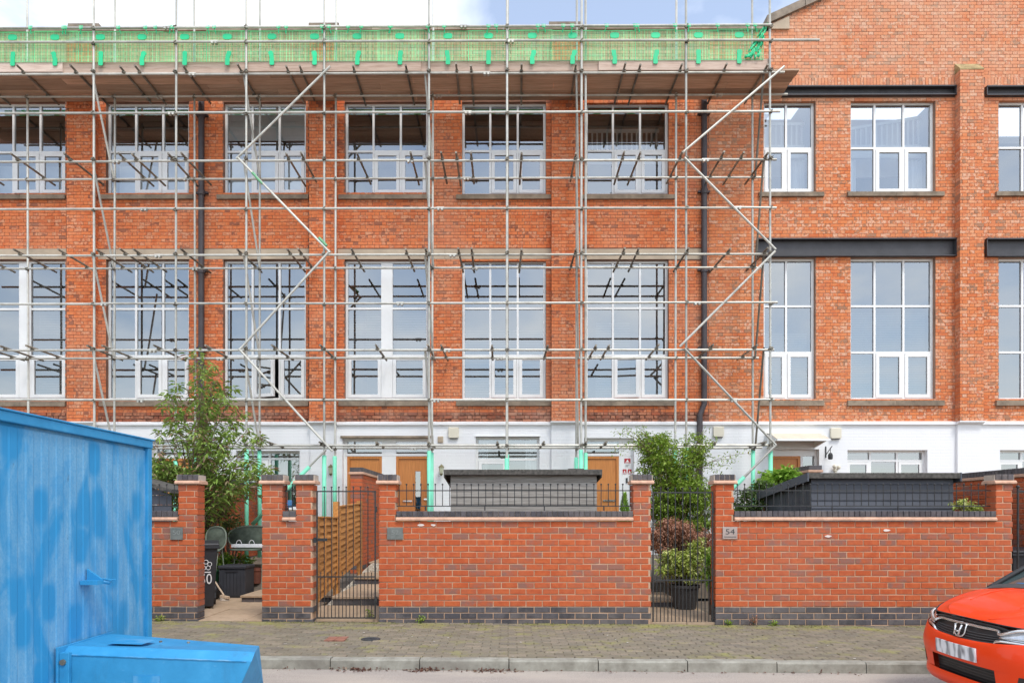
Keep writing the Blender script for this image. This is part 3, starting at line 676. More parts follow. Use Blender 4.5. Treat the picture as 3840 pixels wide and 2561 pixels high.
# row of bricks on end over the upper beams
zs0, zs1 = PZ(328, YF), PZ(328, YF) + .2
gbr = [b for b in gbr if not (zs0 < (b[2] + b[3]) / 2 < zs1 and (PX(2836, YF) < (b[0] + b[1]) / 2 < PX(3579, YF) or (b[0] + b[1]) / 2 > PX(3692, YF)))]
for u0, u1 in ((PX(2836, YF), PX(3579, YF)), (PX(3692, YF), gx1)):
    k = int((u1 - u0) / .075)
    gbr += [(u0 + (u1 - u0) * i / k, u0 + (u1 - u0) * (i + 1) / k, zs0, zs1) for i in range(k)]
lay(gbr, YF, 'brick_gable', gab, .09, 300, seed=5)
# mortar core of the gable: rectangle part with openings, then the pointed part
holes_grid(gx0, gx1, zW, zk, gholes + [(b[0], b[1], b[2], b[3]) for b in beams], YF, .34, M['mortar_gable'], 'wall', gab)
mb = MB(); mb.prism([(ga.x + .05, zk + .001), (ga.x + .05, ga.z - .1), (xap, zap - .1), (gx1, zap - .1 - (gx1 - xap) * gs), (gx1, zk + .001)], 'y', YF, YF + .34); mb.build('gable_wall', M['mortar_gable'], gab)
mb = MB(); mb.box(gx0, ga.x + .05, YF, YF + .34, zk, zk + .001); 
n = 9
for k in range(n):
    u, v = k / n, (k + 1) / n; a = Vector((ga.x - .12, 0, ga.z - .055)); b = Vector((xap, 0, ga.z - .055 + (xap - ga.x + .12) * gs)); p_, q_ = a.lerp(b, u + .0008), a.lerp(b, v - .0008)
    mb = MB(); w_ = .15
    mb.prism([(p_.x, p_.z - w_), (q_.x, q_.z - w_), (q_.x, q_.z + .04), (p_.x, p_.z + .04)], 'y', YF - .10, YF + .4); mb.build('coping_stone', M['coping'], gab)
r = fr(2892, 2957, 58, 115); mb = MB(); mb.prism([(r[0] - .03, r[2]), (r[1], r[2]), (r[1], r[2] + .30), (r[0] - .03, r[2] + .10)], 'y', YF - .06, YF + .3); mb.build('kneeler_stone', M['lintel'], gab)
mb = MB(); mb.box(gpr[0] + .008, gpr[1] - .008, YF - .2, YF + .02, zW, gpr[3] - .02); mb.build('pilaster', M['mortar_gable'], gab)
lay(flemish(gpr[0], gpr[1], zW, gpr[3], [], xorig=gpr[0]), YF - .2, 'brick_gable', gab, .2, 0, seed=31)
mb = MB(); mb.prism([(YF - .215, gpr[3]), (YF - .215, gpr[3] + .03), (YF, gpr[3] + .26), (YF, gpr[3])], 'x', gpr[0], gpr[1])
M['mossy'] = plain('mossy brick cap', (0.36, 0.27, 0.13), 0.95, var=0.4, scale=9, bump=.5); mb.build('pilaster_cap', M['mossy'], gab)
for b in beams:
    h_ = b[3] - b[2]; mb = MB(); mb.box(b[0], b[1], YF - .10, YF + .2, b[3] - .03, b[3]); mb.box(b[0], b[1], YF - .10, YF + .2, b[2], b[2] + .025); mb.box(b[0] + .002, b[1] - .002, YF + .02, YF + .2, b[2] + .02, b[3] - .02); mb.box(b[0], b[0] + .02, YF - .09, YF + .1, b[2] + .02, b[3] - .02); mb.box(b[1] - .02, b[1], YF - .09, YF + .1, b[2] + .02, b[3] - .02)
    mb.build('steel_beam', M['steel'], gab)
for k, (a, b) in enumerate(GW):
    r = fr(a, b, 376, 724); cl = {0: [PX(2954, YF)], 1: [PX(3288, YF), PX(3397, YF)], 2: [PX(3845, YF), PX(3952, YF)]}[k]
    s_ = {0: {(0, 0), (1, 0)}, 1: {(1, 0), (2, 0)}, 2: set()}[k]
    sl_ = (PX(a - 15 if k else a - 20, YF), PX(b + 29, YF), PZ(743, YF), PZ(724, YF), YF)
    window(gab, r, cl, [PZ(552, YF)], s_, sill=sl_)
    window(gab, fr(a, b, 966, 1498), cl, [PZ(1320, YF), PZ(1146, YF)], s_, sill=(sl_[0], sl_[1], PZ(1523, YF), PZ(1501, YF), YF))
rooms(gab, gx0, gx1, lev, [gx0 + .1, PX(3120, YF), PX(3645, YF), gx1 - .1], True)
for (a, b), (y0, y1) in (((2875, 3050), (1240, 1490)), ((3200, 3500), (1160, 1490))):
    r = fr(a, b, y0, y1); slat_blind(gab, r[0] + .03, r[1] - .03, r[2], r[3], YF + .28, .055)
r = fr(3190, 3507, 400, 505); balustrade(gab, ((r[0] + .03, PZ(452, YF)), (r[1] - .05, PZ(402, YF))), r[2], YF + .5, 15)
r = fr(2864, 3058, 424, 505); balustrade(gab, ((r[0] + .03, r[3]), (r[1] - .06, r[3])), r[2], YF + .5, 9)
for a, b in ((2866, 3060), (3186, 3510)):
    r = fr(a, b, 378, 560); mb = MB(); mb.box(r[0] - .1, r[1] + .1, YF + 1.0, YF + 1.05, r[2] - .2, r[3] + .1); mb.build('room_wall', M['pale_room'], gab)
for a, b in ((3192, 3240), (3440, 3495), (2875, 2900), (2985, 3045)):
    r = fr(a, b, 572, 718); drape(gab, r[0], r[1], r[2], r[3], YF + .4, 'curtain', 3)
gg = [fr(2884, 3072, 1684, 2200, YG), fr(3178, 3478, 1687, 1850, YG), fr(3750, 4050, 1687, 1850, YG)]; gg = [(a, b, max(c, .15), d) for a, b, c, d in gg]
zpaint(gab, gx0, gx1, gg)
mb = MB(); mb.box(X(2884), X(3072), Yd - .01, Yd + .08, PZ(1708, YG), PZ(1684, YG)); mb.box(X(3012), X(3021), Yd - .008, Yd + .08, zd, PZ(1708, YG)); mb.box(X(3064), X(3072), Yd - .008, Yd + .08, zd, PZ(1708, YG))
fl = mb.build('side_light', M['upvc'], gab); pane(fl, X(3021), X(3064), .9, PZ(1708, YG), Yd + .03)
front_door(gab, X(2886), X(3012), zd, PZ(1708, YG), Yd)
for r in gg[1:]:
    w_ = r[1] - r[0]; window(gab, r, [r[0] + w_ * .32, r[0] + w_ * .66], [PZ(1726, YG)], {(0, 0), (2, 0)}, Y=YG + .14, fw=.05, sw=.06)
    slat_blind(gab, r[0] + .05, r[1] - .05, r[2], r[3], YG + .4, .04)
# flat curved canopy over the right hand door
mb = MB(); r = fr(2899, 3095, 1622, 1652, YG - .5); n = 10
for k in range(n):
    t0, t1 = k / n, (k + 1) / n
    y0, y1 = YG - .75 + .75 * t0, YG - .75 + .75 * t1; z0, z1 = r[2] + .22 * math.sin(t0 * 1.4), r[2] + .22 * math.sin(t1 * 1.4)
    mb.add([(r[0], y0, z0), (r[1], y0, z0), (r[1], y1, z1), (r[0], y1, z1), (r[0], y0, z0 + .012), (r[1], y0, z0 + .012), (r[1], y1, z1 + .012), (r[0], y1, z1 + .012)], [(3,2,1,0),(4,5,6,7),(0,1,5,4),(1,2,6,5),(3,0,4,7)])
cn = mb.build('door_canopy', M['cream'], gab)
mb = MB(); mb.box(r[0], r[1], YG - .77, YG - .74, r[2] - .03, r[2] + .02)
for x in (r[0] + .02, r[1] - .05): mb.prism([(YG - .74, r[2]), (YG, r[2] - .12), (YG, r[2] + .2), (YG - .4, r[2] + .15)], 'x', x, x + .03)
mb.build('bracket', M['upvc'], cn)
# ---------------------------------------------------------------- scaffold
scf = thing('scaffold', 'galvanised tube scaffold with plank platform and green brick guards along the facade', 'scaffold', (0, YS, 0))
SR = random.Random(5); TR = 0.0252
def tube(name, p, q, r=TR, mat='tube', parent=scf, n=8):
    mb = MB(); mb.tube(p, q, r, n=n); return mb.build(name, M[mat], parent, smooth=False)
LV = {1: 99, 2: 154, 3: 275, 4: 421, 5: 602, 6: 781, 7: 956, 8: 1137, 9: 1312, 10: 1499, 11: 1670}
ZL = {k: PZ(v, YS + (-.05 if k in (1, 2, 4, 6, 8, 10) else .05)) for k, v in LV.items()}
fs_x = [-40, 353, 660, 924, 1216, 1609, 1901, 2180, 2573, 2888]
bs_x = [105 - 350, 105, 430, 731, 974, 1258, 1622, 1903, 2162, 2534, 2822]
zt = PZ(-140, YS)
def standard(px, Y, dx=0):
    x = PX(px, Y); zb = tz(Y) - .02
    o = tube('standard', (x + dx, Y, zb), (x - dx, Y, zt + SR.uniform(0, .6)))
    if Y < 17:
        top = PZ(1705 + SR.uniform(-25, 25), Y); mb = MB(); mb.tube((x + dx, Y, zb + .02), (x + dx, Y, top), .046, n=10); mb.build('foam_sleeve', M['foam'], o, smooth=True)
    mb = MB(); mb.box(x - .08, x + .08, Y - .08, Y + .08, zb - .02, zb + .01); mb.build('base_plate', M['coupler'], o)
    return x
FX = [standard(p, YS, SR.uniform(-.012, .012)) for p in fs_x]
BX = [standard(p, YB, SR.uniform(-.02, .02)) for p in bs_x]
standard(2196, YS + .1)
xl, xr = PX(-260, YS), PX(2908, YS)
def ledger(k, Y, z, x0, x1, off):
    x = x0; seg = 0
    while x < x1 - .3:
        e = min(x1, x + (SR.uniform(3.5, 6.4) if seg == 0 else 6.4)); e = x1 if x1 - e < .8 else e
        tube('ledger', (x, Y + off, z + SR.uniform(-.008, .008)), (e, Y + off, z + SR.uniform(-.008, .008)))
        if e < x1:
            mb = MB(); mb.tube((e - .08, Y + off, z), (e + .08, Y + off, z), .033, n=8); mb.box(e - .06, e - .02, Y + off - .045, Y + off + .03, z - .05, z - .01); mb.box(e + .02, e + .06, Y + off - .045, Y + off + .03, z - .05, z - .01); mb.build('sleeve_coupler', M['tube'], scf)
        x = e; seg += 1
ends = {1: 2890, 2: 3069, 3: 2945, 4: 2922, 5: 2915, 6: 2908, 7: 2900, 8: 2912, 9: 2905, 10: 2900, 11: 2912}
for k in LV: ledger(k, YS, ZL[k], xl, PX(ends[k], YS), -.05 if k in (1, 2, 4, 6, 8, 10) else .05)
for k, e in ((3, 2950), (5, 2862), (7, 2860), (9, 2842), (11, 2855)): ledger(k, YB, ZL[k] + (-.0 if k != 11 else .02), xl, PX(e, YB), -.05)
# couplers
mb = MB(); mb.box(-.045, .045, -.05, .035, -.035, .035); mb.tube((-.05, -.045, -.03), (.05, -.06, .03), .014, n=6); mb.tube((.045, 0, 0), (.075, -.03, .0), .012, n=6)
cpm = mesh('coupler', mb.v, mb.f, M['coupler'], rnd=mb.r)
for k in LV:
    for x in FX: put('coupler', cpm, scf, (x, YS - .03, ZL[k] + SR.uniform(-.02, .02)), (0, SR.uniform(-.5, .5), 0), (.72, .8, .8))
for k in (3, 5, 7, 9, 11):
    for x in BX: put('coupler', cpm, scf, (x, YB - .03, ZL[k]), (0, SR.uniform(-.5, .5), 0), (.72, .8, .8))
TX = {3: [-140, 61, 263, 449, 505, 686, 890, 1072, 1123, 1323, 1521, 1710, 1766, 1956, 2160, 2346, 2402, 2558, 2726, 2880],
      5: [-160, 41, 240, 444, 495, 630, 679, 1072, 1128, 1338, 1539, 1654, 1710, 1766, 1956, 2160, 2341, 2402, 2560, 2716, 2790, 2880],
      7: [-120, 51, 217, 362, 449, 500, 678, 890, 1077, 1118, 1317, 1521, 1595, 1718, 1768, 1956, 2160, 2343, 2395, 2583, 2739, 2880],
      9: [-90, 0, 97, 327, 383, 577, 770, 1019, 1200, 1409, 1604, 1654, 1845, 2054, 2235, 2285, 2471, 2675, 2840],
      11: [1003, 1198, 1410, 1604, 1865, 2040, 2200, 2275, 2686, 2872]}
for k, xs in TX.items():
    for px in xs:
        y0 = YS - .14 - SR.uniform(0, .08); x = PX(px, y0); x2 = x + SR.uniform(-.03, .03); y1 = (YF - .05 if k != 11 else YB + .1) - SR.uniform(0, .12)
        if any(PX(q[0], YF - .2) - .06 < x < PX(q[1], YF - .2) + .06 for q in pil): y1 = YF - .26
        tube('transom', (x, y0, ZL[k] + .05), (x2, y1, ZL[k] + .05), TR * .92, 'tube_dark')
        put('coupler', cpm, scf, (x, YS + .02, ZL[k] + .02), (0, 0, SR.uniform(-.4, .4)), (.6, .7, .6)); put('coupler', cpm, scf, (x2, YB - .05, ZL[k] + .02), (0, 0, SR.uniform(-.4, .4)), (.6, .7, .6))
def brace(a, b, Ya=YS - .09, Yb=None, mat='tube', r=TR): return tube('brace', P(a[0], a[1], Ya), P(b[0], b[1], Yb or Ya), r, mat)
for pts in (((1238, 250), (886, 596)), ((892, 592), (1238, 948)), ((1238, 940), (898, 1312)), ((896, 1308), (1246, 1692)), ((2941, 250), (2556, 576)), ((2567, 592), (2909, 936)), ((2907, 942), (2549, 1300)), ((2567, 1307), (2909, 1668))): brace(*pts)
b_ = brace((1222, 1686), (946, 1966)); p0, p1 = P(1160, 1750, YS - .09), P(946, 1966, YS - .09); mb = MB(); mb.tube(p0, p1, .044, n=10); mb.build('foam_sleeve', M['foam'], b_, smooth=True)
b_ = brace((2912, 1666), (2700, 1880)); p0, p1 = P(2790, 1789, YS - .09), P(2702, 1878, YS - .09); mb = MB(); mb.tube(p0, p1, .044, n=10); mb.build('foam_sleeve', M['foam'], b_, smooth=True)
for a, (p, q) in enumerate(((1, 2), (3, 4), (5, 6), (7, 8), (9, 10))):
    for k in (3, 5, 7, 9):
        tube('ledger_brace', (FX[p] - .10, YS + .1, ZL[k] + .06), (BX[q] + .03, YB - .09, ZL[k + 2] + .0), TR * .95, 'tube' if a != 4 else 'tube_dark')
# green tape marks left on the braces
for a, b in (((946, 648), (985, 690)), ((1196, 892), (1225, 922))):
    mb = MB(); mb.tube(P(*a, YS - .09), P(*b, YS - .09), TR + .004, n=8); mb.build('tape_mark', M['tape'], scf)
# platform planks and toe boards
zb = ZL[3] + .074; xe = PX(3005, YS)
for r in range(5):
    x = xl - .5 - r * .77 % 2.3; y0 = YS + .112 + r * .222
    while x < xe:
        e = min(xe + SR.uniform(-.04, .02), x + 3.9)
        if e - x > .3:
            mb = MB(); z = zb + SR.uniform(0, .006); mb.box(x + .004, e - .004, y0, y0 + .216, z, z + .038); mb.build('plank', M['plank'], scf, bevel=.004)
        x += 3.9
x = xl - 1.1; k = 0
while x < PX(2880, YS):
    e = min(x + 3.9, PX(2885, YS)); mb = MB(); dz_ = SR.uniform(-.012, .012); mb.box(x, e + .05, YS + .03 + .04 * (k % 2), YS + .068 + .04 * (k % 2), zb - .03 + dz_, zb + .205 + dz_); mb.build('toe_board', M['toe'], scf, bevel=.004); x = e; k += 1
# green brick guards
tagx = [-270, -112, 48, 207, 378, 533, 693, 853, 1020, 1180, 1340, 1500, 1680, 1832, 1996, 2147, 2305, 2458, 2619, 2772]
Yg = YS + .015; zg0, zg1 = zb + .17, PZ(110, YS)
for i, px in enumerate(tagx):
    c_ = PX(px, Yg); a = (PX(tagx[i - 1], Yg) + c_) / 2 if i else c_ - .47; b = (PX(tagx[i + 1], Yg) + c_) / 2 if i < len(tagx) - 1 else PX(2862, Yg)
    mb = MB(); x = a + .006
    sag = SR.uniform(-.015, .015)
    while x < b:
        mb.box(x, x + .0130, Yg - .003, Yg + .003, zg0, zg1 - .012 + sag, SR.random()); x += .0315
    for q in range(7):
        z = zg0 + (zg1 - zg0 - .03) * q / 6 + (sag if q == 6 else 0); mb.box(a, b - .002, Yg - .0045, Yg + .0035, z, z + (.005 if q < 6 else .02), SR.random())
    g = mb.build('brick_guard', M['mesh_green'], scf)
    mb = MB(); zc = PZ(136, Yg); mb.add([(c_ + .098 * (abs(math.cos(t)) ** .7) * (1 if math.cos(t) > 0 else -1), Yg - .014, zc + .062 * (abs(math.sin(t)) ** .7) * (1 if math.sin(t) > 0 else -1)) for t in [k * math.pi / 10 for k in range(20)]], [tuple(range(19, -1, -1))])
    vs = mb.v[:]; mb.add([(v[0], v[1] + .012, v[2]) for v in vs], [tuple(range(20))]); mb.f += [(k, (k + 1) % 20, 20 + (k + 1) % 20, 20 + k) for k in range(20)]; mb.r += [0.5] * 20
    mb.build('guard_tab', M['tag_green'], g)
    mb = MB(); t = SR.uniform(-.04, .05); z1 = PZ(192, Yg); z0 = PZ(243, Yg)
    mb.prism([(c_ - .05 + t, z1 - .03), (c_ - .03 + t, z1 + .01), (c_ + .04 + t, z1 + .01), (c_ + .06 + t, z1 - .04), (c_ + .045, (z0 + z1) / 2), (c_ + .05, z0 + .02), (c_ + .035, z0), (c_ - .035, z0), (c_ - .05, z0 + .02), (c_ - .045, (z0 + z1) / 2)], 'y', Yg - .016, Yg - .004)
    mb.build('guard_hook', M['tag_green'], g)
    for q in range(2):
        x = SR.uniform(a, b); mb = MB()
        for w in range(4): mb.obox((x - .03 + .02 * w, YS - .075, ZL[1] - .045), (x - .04 + .024 * w, YS - .06, ZL[1] + .035), .012, .012)
        mb.obox((x, YS - .06, ZL[1] - .03), (x + SR.uniform(-.06, .06), YS - .03, ZL[1] - .13), .02, .01); mb.build('tie', M['tag_green'], g)
# loose green netting bunched at the right end
vs, fs = [], []
for k in range(13):
    t = k / 12
    for j in range(9):
        s = j / 8; w = .06 + .26 * t; cx_ = PX(2872, YS) - .32 * t; vs.append((cx_ + (s - .5) * w, YS - .02 + .035 * math.sin(j * 2.4 + k), PZ(98, YS) - .72 * t + .03 * math.sin(j * 3)))
for k in range(12):
    for j in range(8):
        if (j + k) % 5: fs.append((k * 9 + j, k * 9 + j + 1, k * 9 + j + 10, k * 9 + j + 9))
o = put('loose_netting', mesh('loose_netting', vs, fs, M['tag_green'], True), scf); md = o.modifiers.new('t', 'SOLIDIFY'); md.thickness = .006
# ---------------------------------------------------------------- garden walls along the pavement
HC = 0.0841; ZB = 0.225; BL = 0.2254
_bm = {}
BRG = random.Random(21)
def wall_brick(w, mat, depth, h=HC - .011):
    v = BRG.randrange(3); key = (round(w, 2), mat, v, round(depth, 2), round(h, 2))
    if key not in _bm:
        R = random.Random(hash(key[0]) + v * 7 + len(mat)); e = .005; a, b = w / 2, h / 2; j = lambda: R.uniform(-.0022, .0022)
        f0 = [(-a + e + j(), 0, -b + e + j()), (a - e + j(), 0, -b + e + j()), (a - e + j(), 0, b - e + j()), (-a + e + j(), 0, b - e + j())]
        f1 = [(-a, e, -b), (a, e, -b), (a, e, b), (-a, e, b)]; f2 = [(x, depth, z) for x, _, z in f1]
        vs = f0 + f1 + f2; fs = [(0, 1, 2, 3)] + [(4 + i, 4 + (i + 1) % 4, (i + 1) % 4, i) for i in range(4)] + [(8 + i, 8 + (i + 1) % 4, 4 + (i + 1) % 4, 4 + i) for i in range(4)] + [(11, 10, 9, 8)]
        _bm[key] = mesh('brick', vs, fs, M[mat], rnd=[v * .11] * len(fs))
    return _bm[key]
def courses(x0, x1, z, i, off=0.0):
    """brick spans of one course in stretcher bond"""
    x = math.floor((x0 - off) / BL) * BL + off - BL - (BL / 2 if i % 2 else 0); out = []
    while x < x1:
        a, b = max(x, x0), min(x + BL, x1)
        if b - a > .035: out.append((a, b))
        x += BL
    return out
def stone_wall(label, x0, x1, pillars, low, Y=YW, dep=.215, zbase=ZB, nlow=14, npil=20, nblue=4, name='garden_wall', soldier=True, cat='wall', group=None):
    t = thing(name, label, cat, ((x0 + x1) / 2, Y, 0), group)
    g = .0055
    def spans(i):
        if i < nlow: return [(x0, x1)]
        return pillars
    for i in range(-nblue, npil):
        z = zbase + (i + .5) * HC; mt = 'brick_blue' if i < 0 else 'brick_wall'
        for a0, b0 in spans(i):
            for a, b in courses(a0, b0, z, i, x0):
                ea, eb = a + (0 if a == a0 else g), b - (0 if b == b0 else g)
                put('plinth_brick' if i < 0 else 'brick', wall_brick(eb - ea, mt, dep + .012), t, ((ea + eb) / 2, Y - .006 + BRG.uniform(-.0025, .0025), z + BRG.uniform(-.0015, .0015)), (BRG.uniform(-.006, .006), BRG.uniform(-.005, .005), BRG.uniform(-.006, .006)))
    mb = MB(); mb.box(x0 + .012, x1 - .012, Y + .001, Y + dep - .001, zbase - nblue * HC, zbase + nlow * HC - .002)
    for a, b in pillars: mb.box(a + .012, b - .012, Y + .001, Y + dep - .001, zbase + nlow * HC, zbase + npil * HC - .002)
    mb.build('mortar', M['mortar'], t)
    zl = zbase + nlow * HC; zp = zbase + npil * HC
    for a, b in low: coping(t, a, b, zl, Y, dep, .018)
    for a, b in pillars: coping(t, a - .022, b + .022, zp, Y - .005, dep + .01, .015, True)
    return t
def coping(t, a, b, z, Y, dep, over, cap=False, hh=.083):
    mb = MB(); e = .022 if cap else 0.0
    mb.prism([(Y - over - .022, z + .006), (Y - over - .026, z + .03), (Y - over - .006, z + .056), (Y + dep + over, z + .056), (Y + dep + over + .02, z + .03), (Y + dep + over + .02, z + .006)], 'x', a - e * .6, b + e * .6); mb.build('creasing_stone', M['creasing'], t, bevel=.006)
    mb = MB(); mb.box(a + .002, b - .002, Y + .004, Y + dep - .004, z + .05, z + .06 + hh - .012); mb.build('bedding', M['mortar_grey'], t)
    n = max(2, round((b - a - (0 if not cap else .02)) / .0745)); a2, b2 = (a + .012, b - .012) if cap else (a, b)
    for k in range(n):
        u, v = a2 + (b2 - a2) * k / n, a2 + (b2 - a2) * (k + 1) / n
        o = put('coping_brick', wall_brick(v - u - .007, 'brick_blue', dep + 2 * over - .004, hh - .004), t, ((u + v) / 2, Y - over + .004 + BRG.uniform(-.002, .002), z + .058 + hh / 2), (BRG.uniform(-.01, .01), 0, BRG.uniform(-.008, .008)))
def WX(px): return PX(px, YW)
w50 = stone_wall('brick garden wall with tall pillar beside the blue container', WX(120), WX(742), [(WX(668), WX(742))], [(WX(120), WX(668))])
w51 = stone_wall('short brick wall of two pillars between open gateway and first iron gate', WX(983), WX(1174), [(WX(983), WX(1060)), (WX(1110), WX(1174))], [(WX(1060), WX(1110))])
w52 = stone_wall('long brick garden wall in front of the weathered grey shed', WX(1421), WX(2442), [(WX(1421), WX(1486)), (WX(2374), WX(2442))], [(WX(1486), WX(2374))])
w54 = stone_wall('long brick garden wall in front of the slate blue shed', WX(2683), WX(3797), [(WX(2683), WX(2753)), (WX(3734), WX(3797))], [(WX(2753), WX(3734))])
w56 = stone_wall('brick garden wall end at the right edge of the photo', WX(4030), WX(4500), [(WX(4030), WX(4100))], [(WX(4100), WX(4500))])
# paint splashes left on the walls
M['splash'] = plain('white paint splash', (0.72, 0.62, 0.56), 0.8, var=.1)
for t, px, py, w in ((w52, 1577, 1968, .055), (w52, 1624, 1968, .04), (w54, 3106, 2010, .05), (w54, 3325, 1988, .05)):
    p = P(px, py, YW - .012); vs = [(p.x + w * (math.cos(k * math.pi / 7)) * BRG.uniform(.7, 1.1), YW - .0125, p.z + .016 * math.sin(k * math.pi / 7) * BRG.uniform(.7, 1.1)) for k in range(14)]
    vs += [(v[0], YW - .004, v[2]) for v in vs]
    put('paint_splash', mesh('paint_splash', vs, [tuple(range(13, -1, -1))] + [(k, (k + 1) % 14, 14 + (k + 1) % 14, 14 + k) for k in range(14)], M['splash']), t)
# rear and side walls between the gardens (run away from the street)
def side_wall(label, xw, y0, y1, ztop, dep=.225, pier=True):
    """wall along the depth, xw = its middle"""
    t = thing('party_wall', label, 'wall', (xw, y0, tz(y0)))
    n = int((ztop - .14 - tz(y0)) / .078); zt_ = ztop - .14; R = random.Random(int(abs(xw) * 100)); cnt = 0; mb = MB(); far = MB()
    for i in range(n + 8):
        z = zt_ - (i + .5) * .078
        if z < tz(y0) - .15: break
        blue = z < tz(y0) + .16
        y = y0 - (0 if i % 2 else .11)
        while y < y1:
            a, b = max(y, y0), min(y + .225, y1)
            if b - a > .04 and z > tz(a) - .15:
                if cnt < 290:
                    mt = 'brick_blue' if blue else 'brick_wall'
                    put('plinth_brick' if blue else 'brick', wall_brick(b - a - (.005 if a == y0 else .01), mt, dep + .012, .067), t, (xw - dep / 2 - .006, (a + b) / 2 - (.0025 if a == y0 else 0), z), (0, 0, -math.pi / 2)); cnt += 1
                else: far.box(xw - dep / 2 - .006, xw + dep / 2 + .006, a + .005, b - .005, z - .0335, z + .0335)
            y += .225
    mb.box(xw - dep / 2 + .006, xw + dep / 2 - .006, y0 + .012, y1, tz(y0) - .3, zt_); mb.build('mortar', M['mortar'], t)
    if far.v: far.build('brickwork', M['brick_wall'], t, kind='stuff')
    mb = MB(); mb.box(xw - dep / 2 - .035, xw + dep / 2 + .035, y0 - .03, y1, zt_ + .003, zt_ + .05); mb.build('creasing_stone', M['creasing'], t, bevel=.006)
    k = 0; y = y0 - .015
    while y < y1:
        put('coping_brick', wall_brick(.066, 'brick_blue', dep + .03, .088), t, (xw - dep / 2 - .015, y + .036, zt_ + .096), (0, 0, -math.pi / 2)); y += .074
    return t
side_wall('brick party wall running back to the doors behind the first iron gate', PX(1336, 14.2), 14.2, 16.9, PZ(1752, 14.2))
side_wall('brick party wall stub hidden behind the buddleia', PX(800, 14.6), 14.6, 16.9, PZ(1790, 14.6))
side_wall('brick party wall with coping rising behind the slate blue shed ridge', PX(3057, 14.3), 14.3, 16.9, PZ(1745, 14.3))
side_wall('brick party wall at far right beyond the slate blue shed', 7.78, 10.2, 16.9, 2.19)
# ---------------------------------------------------------------- railings and gates
def bar_mesh(h, r=.0058, knob=.0135):
    mb = MB(); mb.tube((0, 0, 0), (0, 0, h), r, n=6)
    if knob: mb.sphere((0, 0, h + knob * .6), knob, n=8, m=5)
    return mesh('bar', mb.v, mb.f, M['iron'], rnd=mb.r)
def railing(label, px0, px1, n, y0=1897, y1=1839, ytop=1818, Y=YW + .11, group='iron railings on the garden walls'):
    t = thing('iron_railing', label, 'railing', (PX((px0 + px1) / 2, Y), Y, PZ(1912, Y)), None)
    a, b = PX(px0, Y), PX(px1, Y); zA, zB_, zT = PZ(y0, Y), PZ(y1, Y), PZ(ytop, Y)
    bm_ = bar_mesh(zT - zA); 
    for z in (zA, zB_):
        mb = MB(); mb.box(a, b, Y - .004, Y + .004, z - .007, z + .007); mb.build('rail', M['iron'], t)
    for k in range(n): put('bar', bm_, t, (a + (b - a) * (k + .5) / n, Y, zA))
    for k in range(max(2, n // 8)):
        x = a + (b - a) * (k + .5) / max(2, n // 8); mb = MB(); mb.tube((x, Y, PZ(1914, Y)), (x, Y, zA), .009, n=6); mb.build('foot', M['iron'], t)
    return t
railing('black iron railing on the wall before the weathered grey shed', 1484, 2376, 33)
railing('black iron railing on the wall before the slate blue shed', 2751, 3738, 36)
railing('short black iron railing between two close brick pillars', 1062, 1108, 2)
railing('black iron railing beside the blue container', 300, 668, 13)
def gate(label, px0, px1, ytop, ymid, ybot, n, Y=YW + .05):
    a, b = PX(px0, Y), PX(px1, Y); zt_, zm, z0 = PZ(ytop, Y), PZ(ymid, Y), PZ(ybot, Y)
    t = thing('iron_gate', label, 'gate', ((a + b) / 2, Y, z0))
    mb = MB()
    for x in (a, b): mb.box(x - .009, x + .009, Y - .01, Y + .01, z0 - .01, zt_ + .01)
    for z in (zt_, zm, z0): mb.box(a + .012, b - .012, Y - .006, Y + .006, z - .009, z + .009)
    mb.build('gate_frame', M['iron'], t)
    tall, short = bar_mesh(zt_ - z0 + .05, .007), bar_mesh(zm - z0 + .05, .006, 0.009)
    for k in range(1, n): put('bar', tall, t, (a + (b - a) * k / n, Y, z0))
    for k in range(n): put('short_bar', short, t, (a + (b - a) * (k + .5) / n, Y, z0))
    for z in (z0 + .25, zt_ - .25):
        mb = MB(); mb.tube((b + .012, Y, z - .04), (b + .012, Y, z + .04), .016, n=8); mb.box(b, b + .03, Y - .012, Y + .012, z - .012, z + .012); mb.build('hinge', M['iron'], t)
    return t
g1 = gate('tall black iron gate before the gravel path and wooden fence', 1189, 1407, 1842, 2162, 2316, 8)
mb = MB(); p = P(1195, 2023, YW); mb.box(p.x - .07, p.x + .11, YW + .02, YW + .035, p.z - .02, p.z + .02); mb.box(p.x - .07, p.x - .03, YW - .01, YW + .04, p.z - .04, p.z + .03); mb.build('latch', M['iron'], g1)
g2 = gate('tall black iron gate before the potted shrub', 2449, 2672, 1846, 2174, 2332, 8)
gp = MB(); p = P(3817, 2100, YW + .05); gp.tube((p.x, p.y, -.05), (p.x, p.y, PZ(1825, p.y)), .014, n=8); gp.sphere((p.x, p.y, PZ(1825, p.y)), .024, n=8, m=6)
g3 = thing('iron_gate', 'black iron gate edge at the far right in front of the bin', 'gate', (p.x, p.y, 0)); gp.build('gate_frame', M['iron'], g3)
gm = MB(); 
for z in (.12, .62, PZ(1842, p.y)): gm.box(p.x, p.x + .78, p.y - .006, p.y + .006, z - .012, z + .012)
gm.build('rail', M['iron'], g3)
bmsh = bar_mesh(PZ(1825, p.y) - .1, .007)
for k in range(1, 9): put('bar', bmsh, g3, (p.x + .78 * k / 8, p.y, .1))
